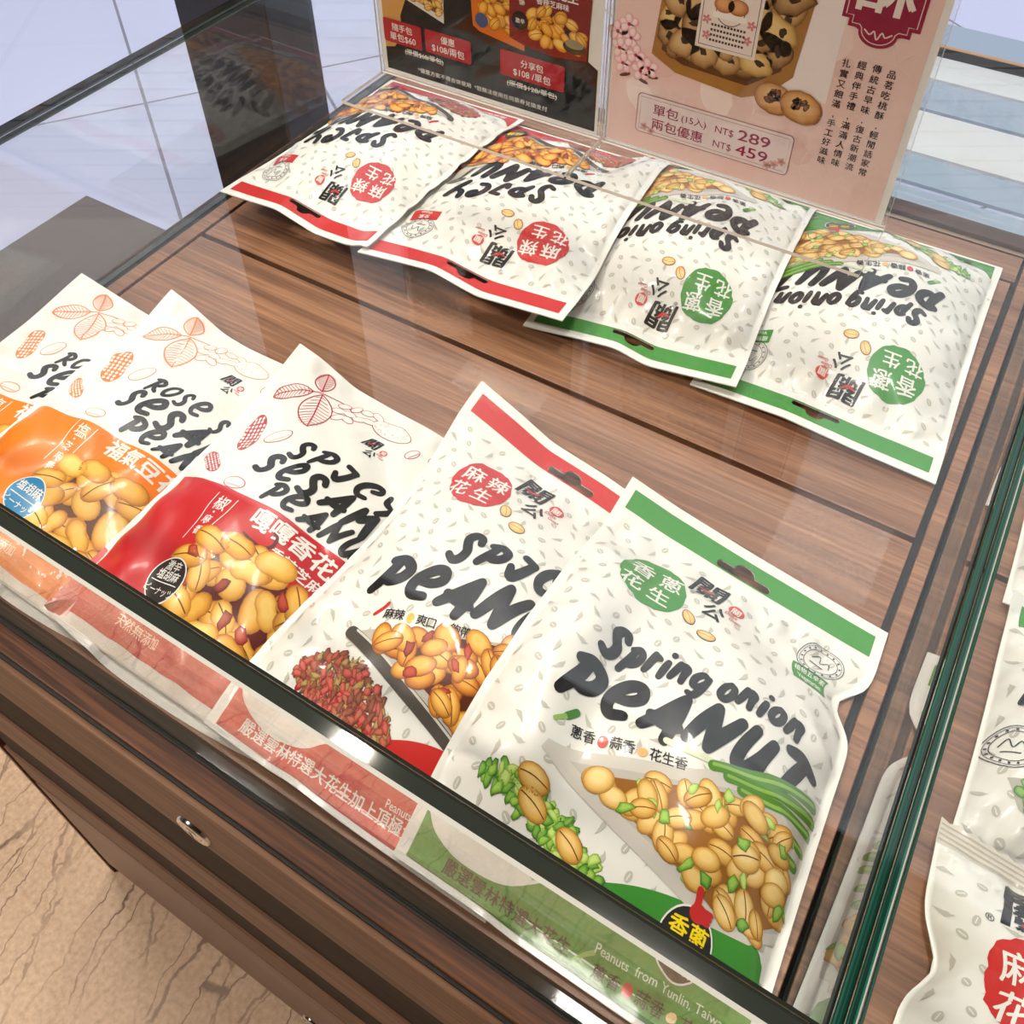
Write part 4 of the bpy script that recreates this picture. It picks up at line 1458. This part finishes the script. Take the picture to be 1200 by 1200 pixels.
def sachet_art(kind):
    A = Art()
    rd = random.Random(8)
    KEY = GREEN if kind == 'onion' else RED
    pattern(A, 100, 8, 128, 9)
    if kind == 'spicy':
        A.text('關', 40, 108, 26, INK, 3, .04, 'C', shear=.12, sx=1.1)
        A.line([(36, 109), (46, 107), (56, 112)], 4, RED, 3.6, smooth=True, taper=.6)
        A.line([(55, 111), (60, 114)], 2.4, rgb(110, 160, 50), 3.6)
        A.text('公', 66, 92, 20, INK, 3, .04, 'C', shear=.12)
        A.text('®', 21, 104, 5, INK, 3)
        A.ellipse(42, 82, 22, 21, KEY, 2, n=44, rough=.08, seed=3)
        for ch, x, y in zip('麻辣花生', (33, 51, 34, 50), (82, 82, 65, 65)):
            A.text(ch, x, y, 15, WHITE, 3, .02, 'C')
        A.brush('SPICY', 24, 36, 84, 14, INK, 3, .26)
        A.brush('PEANUT', 14, 10, 90, 14, INK, 3, .26)
    else:
        round_seal(A, 13, 50, 11, 3)
        A.line([(36, 57), (39, 51), (42, 58)], 2.4, rgb(130, 170, 80), 3)
        A.text('蔥香 花生香', 46, 53, 6.5, INK, 3, .02)
        A.poly([(14, 34), (40, 40), (62, 46), (94, 48), (94, 10), (60, 8), (34, 14), (22, 22)], rgb(176, 172, 160), 2)
        nut_pile(A, [(28, 30), (50, 36), (88, 40), (90, 16), (60, 12), (36, 20)], 7.5, NUT, 3, rd, bits=GREENS, bed=rgb(84, 70, 40))
        for (x, y) in scatter([(18, 32), (30, 36), (36, 24), (26, 22)], 3.4, rd):
            A.blob(x, y, 3.4, 2.2, rd.uniform(0, 3), *rd.choice(GREENS), 7.5, jag=.5, n=9, seed=rd.random())
        A.brush('PEANUT', 12, 76, 92, 17, INK, 3, .27, up=8)
        A.brush('onion', 40, 96, 92, 12, INK, 3, .25, up=5)
        A.ellipse(26, 118, 12, 11, KEY, 2, n=36, rough=.08, seed=3)
        A.text('香蔥', 26, 119, 8, WHITE, 3, .02, 'C')
        A.text('花生', 26, 110, 8, WHITE, 3, .02, 'C')
    return A.build()


SACH = 'small sachets in the right case'
ART_S1, ART_S2 = sachet_art('onion'), sachet_art('spicy')
HDG = crimp_header(100, 148, WHITE)
Q3 = Surface([(.175, .80, 3), (.375, .80, 3), (.163, 1.10, 3), (.370, 1.09, 3)], 100, 148, 30, 43, contract=.03, v0=.03, v1=.92)
Q1 = Surface([(.186, .500, 4), (.386, .500, 4), (.178, .800, 12), (.380, .800, 6)], 100, 148, 32, 41, contract=.03, v0=.03, v1=.92, head=[(0, 6), (.2, 0), (1, 0)])
Q2 = Surface([(.182, .225, 3), (.384, .215, 3), (.173, .512, 10), (.374, .500, 10)], 100, 148, 34, 42, contract=.03, v0=.03, v1=.92, notches=[('L', .55, .10, .10)])
make_bag('snack_sachet', 'white small sachet behind the others at the right picture edge', 'snack bag', SACH, Q3, ART_S2, M_FILM, crimp_header(100, 148, FOIL))
make_bag('snack_sachet', 'small white spring onion sachet with a round line seal, right of the green glass edge', 'snack bag', SACH, Q1, ART_S1, M_FILM, header_art(100, 148, GREEN, False))
make_bag('snack_sachet', 'small white spicy sachet with a crimped top seal, nearest at the right', 'snack bag', SACH, Q2, ART_S2, M_FILM, crimp_header(100, 148, FOIL))

# ------------------------------------------------------------------ price cards in clear acrylic stands on the glass


def black_card():
    A = Art()
    rd = random.Random(2)
    BLK, TX = rgb(24, 24, 26), rgb(236, 232, 224)
    LR = rgb(176, 36, 44)
    A.rect(2, 2, 173, 248, rgb(226, 222, 214), 0)
    A.poly([(5, 4), (171, 4), (171, 47), (164, 51), (164, 246), (5, 246)], BLK, 1)
    A.poly([(5, 78), (30, 78), (27, 62), (20, 46), (20, 32), (13, 22), (5, 20)], rgb(206, 152, 78), 1.6)
    # small white bag, orange pouch, red pouch (pictures on the card)
    A.poly([(22, 60), (56, 49), (58, 110), (24, 112)], rgb(216, 212, 200), 2)
    nut_pile(A, [(28, 62), (53, 54), (54, 68), (32, 72)], 3.4, NUT, 3, rd, 3)
    A.poly([(76, 112), (79, 54), (84, 51), (118, 46), (118, 112)], rgb(214, 112, 32), 2)
    nut_pile(A, [(86, 60), (112, 56), (112, 78), (88, 80)], 5, NUT_P, 2.6, rd, 3)
    A.ellipse(86, 59, 5, 5, rgb(40, 84, 130), 6)
    A.poly([(107, 118), (107, 53), (118, 50), (140, 48), (163, 51), (166, 118)], rgb(128, 34, 36), 6.4)
    A.poly([(107, 118), (107, 97), (165, 97), (166, 118)], TX, 6.8)
    A.brush('PEANUT', 122, 99, 158, 8, INK, 7.4, .26)
    A.text('嘎嘎香花生', 136, 86, 8, TX, 7, .03, 'C')
    A.text('香辣芝麻味', 138, 80, 4.6, TX, 7, .02, 'C')
    A.text('椒麻香', 113, 88, 4.2, TX, 7, .01, rot=-1.4)
    nut_pile(A, [(120, 70), (132, 78), (150, 74), (160, 64), (156, 56), (136, 56), (122, 60)], 5, NUT_P, 6.9, rd, 3, bed=rgb(70, 24, 16))
    A.ellipse(115, 66, 6, 6, rgb(34, 30, 28), 11)
    A.text('激辛', 115, 64.5, 3.6, TX, 11.6, .01, 'C')
    A.ellipse(154, 58, 8, 4.5, rgb(60, 50, 44), 11)
    A.ellipse(154, 60, 6.6, 3.0, rgb(150, 136, 110), 11.6)
    # red price fields
    for x0, x1, y0, y1, a, b in ((5, 37, 25, 42, '隨手包', '單包$60'), (40, 77, 25.5, 42, '優惠', '$108/兩包'), (100, 148, 25.5, 43.5, '分享包', '$108 /單包')):
        A.rect(x0, y0, x1, y1, LR, 12, 1.6)
        m = (x0 + x1) / 2
        A.text(a, m, y0 + 9.6, 5.8, TX, 12.6, .01, 'C')
        A.text(b, m, y0 + 2.6, 6.2, TX, 12.6, .01, 'C')
    for t, x, y, w in (('(原價$68/單包)', 22, 19.5, 32), ('(原價$128/單包)', 105, 19.5, 38)):
        A.text(t, x, y, 4.6, TX, 12.6, .01, fit=w)
        A.line([(x, y + 1.7), (x + w, y + 1.7)], .5, TX, 13, False)
    A.text('*優惠方案不得合併使用  *恕無法使用任何票券兌換支付', 32, 8.5, 3.9, TX, 12.6, .004, fit=104)
    return A.build(6)


def pink_card():
    A = Art()
    rd = random.Random(6)
    MAG = rgb(150, 30, 74)
    A.rect(1, 2, 182, 248, rgb(236, 232, 228), 0)
    A.rect(3, 3, 178, 247, rgb(236, 202, 192), .6)
    for k in range(34):
        x, y, r = rd.uniform(20, 160), rd.uniform(20, 225), rd.uniform(6, 16)
        c = rd.choice((rgb(240, 212, 202), rgb(230, 194, 184), rgb(242, 222, 212)))
        A.ellipse(x, y, r, r * rd.uniform(.5, .9), c, 1 + k * .02, rd.uniform(0, 3), 26, .12, k)
    A.rect(108, 66, 134, 246, rgb(242, 228, 222), 2)
    for (cx, cy, L, q) in ((150, 20, 24, .6), (160, 40, 20, 2.0), (128, 22, 22, 1.1), (30, 46, 18, .4), (164, 98, 22, -.8)):
        for j in range(5):
            a = q + j * 1.256
            A.line([(cx, cy), (cx + L * .5 * math.cos(a) - 3 * math.sin(a), cy + L * .5 * math.sin(a) + 3 * math.cos(a)), (cx + L * .62 * math.cos(a), cy + L * .62 * math.sin(a))], .35, rgb(238, 214, 206), 2.4, smooth=True)
    # blossoms
    for (x, y) in ((7, 66), (14, 74), (10, 57), (18, 64), (22, 55), (12, 82), (27, 58), (5, 76)):
        for j in range(5):
            a = rd.uniform(0, .6) + j * 1.256
            A.blob(x + 3.6 * math.cos(a), y + 3.6 * math.sin(a), 3.2, 2.6, a, rgb(224, 150, 156), rgb(242, 196, 196), rgb(252, 226, 222), 3 + (j % 2) * .5)
        A.ellipse(x, y, 1.1, 1.1, rgb(170, 60, 70), 4.2)
    for (x, y, a) in ((12, 50, .4), (24, 49, -.3), (30, 53, .1)):
        A.ellipse(x, y, 4, 1.2, rgb(96, 72, 60), 2.9, a, 12)
    # clear pouch of walnut biscuits with a paper label
    A.poly([(28, 68), (31, 104), (30, 150), (36, 246), (122, 246), (118, 140), (113, 76), (100, 62), (86, 56), (44, 60)], rgb(168, 116, 56), 5)
    A.poly([(34, 72), (36, 104), (36, 246), (114, 246), (110, 140), (106, 78), (88, 64), (48, 66)], rgb(92, 58, 30), 5.6)
    for ti in range(3):
        for (x, y) in scatter([(38, 76), (40, 240), (110, 240), (104, 84), (88, 76), (52, 74)], 11, rd, 500):
            e, m, h = rd.choice(((rgb(120, 84, 46), rgb(184, 140, 84), rgb(214, 178, 124)), (rgb(90, 60, 34), rgb(150, 108, 62), rgb(190, 150, 98)), (rgb(150, 108, 50), rgb(206, 164, 92), rgb(230, 196, 130))))
            A.blob(x, y, rd.uniform(8, 13), rd.uniform(6, 9), rd.uniform(0, 3), e, m, h, 6.2 + ti, jag=.25, seed=rd.random())
            A.ellipse(x + rd.uniform(-3, 3), y + rd.uniform(-2, 2), 3, 2, rgb(62, 40, 30), 6.8 + ti, rd.uniform(0, 3), 10, .6, rd.random())
    A.poly([(54, 80), (90, 80), (90, 150), (55, 150)], rgb(238, 222, 210), 10)
    A.frame(56, 82, 88, 148, .4, rgb(70, 50, 50), 10.6)
    A.ellipse(72, 104, 8.5, 8.5, rgb(80, 60, 56), 10.6)
    A.ellipse(72, 104, 8, 8, rgb(238, 222, 210), 11)
    for x in (68, 76):
        A.blob(x, 107, 6, 4.6, 0, rgb(150, 84, 44), rgb(200, 130, 76), rgb(224, 164, 110), 11.5)
    A.rect(62, 99, 82, 102.5, rgb(246, 236, 226), 12)
    for j in range(4):
        for k in range(11):
            A.rect(62 + k * 1.9, 94 - j * 3, 63.3 + k * 1.9, 95.4 - j * 3, rgb(80, 62, 60), 11)
    for (x, y) in ((59, 97), (85, 99), (60, 88), (84, 90)):
        for j in range(5):
            A.ellipse(x + 1.6 * math.cos(j * 1.256), y + 1.6 * math.sin(j * 1.256), 1.3, .8, rgb(214, 130, 130), 11, j * 1.256, 8)
    # two biscuits
    for (x, y, r) in ((105, 61, 12), (121, 60, 12.5)):
        A.blob(x, y, r, r * .78, -.25, rgb(150, 92, 44), rgb(206, 150, 88), rgb(226, 178, 118), 10 if x < 110 else 11.4, jag=.07, n=26, off=(0, .2), seed=x)
        for k in range(7):
            A.blob(x + rd.uniform(-4, 4), y + rd.uniform(-2, 4), 2.8, 1.6, rd.uniform(0, 3), rgb(70, 36, 22), rgb(110, 62, 40), rgb(140, 90, 62), 10.8 if x < 110 else 12.2, jag=.4, n=9, seed=rd.random())
    # price plate
    A.rect(22, 14.5, 122, 41.5, rgb(168, 120, 116), 4, 3)
    A.rect(22.6, 15.1, 121.4, 40.9, rgb(232, 214, 210), 4.6, 2.7)
    A.frame(24.5, 17, 119.5, 39, .35, rgb(180, 140, 136), 5.2)
    A.text('單包', 33, 29.5, 8, MAG, 5.4, .01, fit=17)
    A.text('(15入)', 52, 30, 6, MAG, 5.4, .004, fit=16)
    A.text('NT$', 74, 29.5, 6.4, MAG, 5.4, .004)
    A.text('289', 88.5, 29, 9.8, MAG, 5.4, .012, fit=20)
    A.text('兩包優惠', 33, 19.8, 8, MAG, 5.4, .01, fit=34)
    A.text('NT$', 74, 19.8, 6.4, MAG, 5.4, .004)
    A.text('459', 88.5, 19.3, 9.8, MAG, 5.4, .012, fit=20)
    for (x, y) in ((28, 19), (33, 17.5), (113, 20), (117, 23), (109, 18)):
        for j in range(5):
            A.ellipse(x + 1.5 * math.cos(j * 1.256), y + 1.5 * math.sin(j * 1.256), 1.5, 1.0, rgb(222, 168, 164), 5.6, j * 1.256, 8)
    # verse in four columns
    for x, y, t in ((163.5, 90, '品茗吃桃酥,輕閒話家常'), (155.5, 91, '傳統古早味,復古新潮流'), (147.5, 91, '經典伴手禮,滿滿人情味'), (139.5, 90, '扎實又飽滿,手工好滋味')):
        A.vtext(t, x, y, 5.0, rgb(30, 24, 24), 4, 1.2, .012)
    # plum-coloured crest with one big character
    crest = [(131, 246), (131, 116), (135, 116), (135, 112), (139, 112)] + [(151 + 10 * math.cos(a), 111 + 7.5 * math.sin(a)) for a in np.linspace(PI, 2 * PI, 12)] + [(163, 112), (167, 112), (167, 116), (171, 116), (171, 246)]
    A.poly(crest, rgb(148, 26, 62), 4)
    A.line([(133, 246), (133, 118), (137, 118), (137, 114), (141, 114)] + [(151 + 8.6 * math.cos(a), 112.4 + 7 * math.sin(a)) for a in np.linspace(PI, 2 * PI, 12)] + [(161, 114), (165, 114), (165, 118), (169, 118), (169, 246)], .5, rgb(232, 200, 196), 4.6, False)
    A.text('酥', 151, 124, 31, rgb(238, 224, 214), 5, .03, 'C')
    A.line([(144, 112), (147, 110), (149, 112), (151, 108), (153, 112), (155, 110), (158, 112)], .8, rgb(232, 200, 196), 5, smooth=True)
    return A.build(6)


def stand(X0, X1, art, wmm, label_s, label_p):
    Y0, Yb = 0.987, 0.895
    zb, zt = -0.6895, -0.190
    st = empty('acrylic_stand', W((X0 + X1) / 2, Y0, zb), label_s, 'sign holder', 'acrylic stands on the glass')

    def sheet(name, y0, y1, z0, z1, big):
        a, b = W(X0, y0, z0), W(X1, y1, z1)
        bm = bmesh.new()
        add_box(bm, a[0], b[0], a[1], b[1], a[2], b[2])
        bm.normal_update()
        for f in bm.faces:
            f.material_index = 0 if abs(f.normal['XYZ'.index(big)]) > .9 else 1
        bm_obj(name, bm, [M_ACRYL, M_ACRYL_EDGE], st)
    sheet('front_sheet', Y0, Y0 + 0.0036, zb + 0.0046, zt, 'Y')
    sheet('back_sheet', Y0 + 0.0064, Y0 + 0.0100, zb + 0.0046, zt, 'Y')
    sheet('base_plate', Yb, Y0 + 0.0100, zb, zb + 0.0044, 'Z')
    t, c, l = art
    x = X0 * H + t[..., 0] / 1000
    z = TZ + H + (zb + 0.005) * H + t[..., 1] / 1000 - .0006
    y = (Y0 + 0.0052) * H - (.00002 + l * .00006)[:, None] + 0 * x
    p = np.stack((x, y, z), -1)
    n = np.zeros_like(p)
    n[..., 1] = -1
    pb = p[l == 0][:, ::-1].copy()
    pb[..., 1] = (Y0 + 0.0054) * H
    p2 = np.concatenate([p, pb])
    n2 = np.concatenate([n, -n[l == 0]])
    o = tri_mesh('price_card', p2, n2, np.concatenate([c, c[l == 0]]), M_PAPER, None)
    tag(o, label_p, 'price card', 'printed price cards')


stand(-.826, -.475, black_card(), 175, 'clear acrylic stand holding the black price card', 'black price card with red price fields and nut pouch pictures')
stand(-.471, -.102, pink_card(), 184, 'clear acrylic stand holding the pink price card', 'pink price card with walnut biscuits and a plum-coloured crest')

# ------------------------------------------------------------------ ceiling spotlight whose four points of light mirror in the glass edge
M_LED = bpy.data.materials.new('lit_led')
M_LED.use_nodes = True
_nt = M_LED.node_tree
_nt.nodes.clear()
_o = _nt.nodes.new('ShaderNodeOutputMaterial')
_e = _nt.nodes.new('ShaderNodeEmission')
_e.inputs[0].default_value = (1.0, 0.86, 0.62, 1)
_e.inputs[1].default_value = 60
_nt.links.new(_e.outputs[0], _o.inputs[0])
M_HOUSE = principled('spotlight_housing', (0.35, 0.30, 0.25), 0.4)
sp = empty('ceiling_spotlight', (-0.76, 0.56, 2.62), 'round ceiling spotlight with four warm lights above the glass case', 'lamp')
bm = lathe([(0.060, 0.0), (0.060, -0.020), (0.052, -0.026), (0.046, -0.014), (0.001, -0.014)])
bmesh.ops.translate(bm, vec=(-0.76, 0.56, 2.619), verts=bm.verts)
bm_obj('housing', bm, M_HOUSE, sp, True)
for dx in (-.020, .020):
    for dy in (-.020, .020):
        bm = lathe([(0.0, -0.0152), (0.009, -0.0150), (0.010, -0.0142)], 16)
        bmesh.ops.translate(bm, vec=(-0.76 + dx, 0.56 + dy, 2.619), verts=bm.verts)
        bm_obj('light_point', bm, M_LED, sp, True)
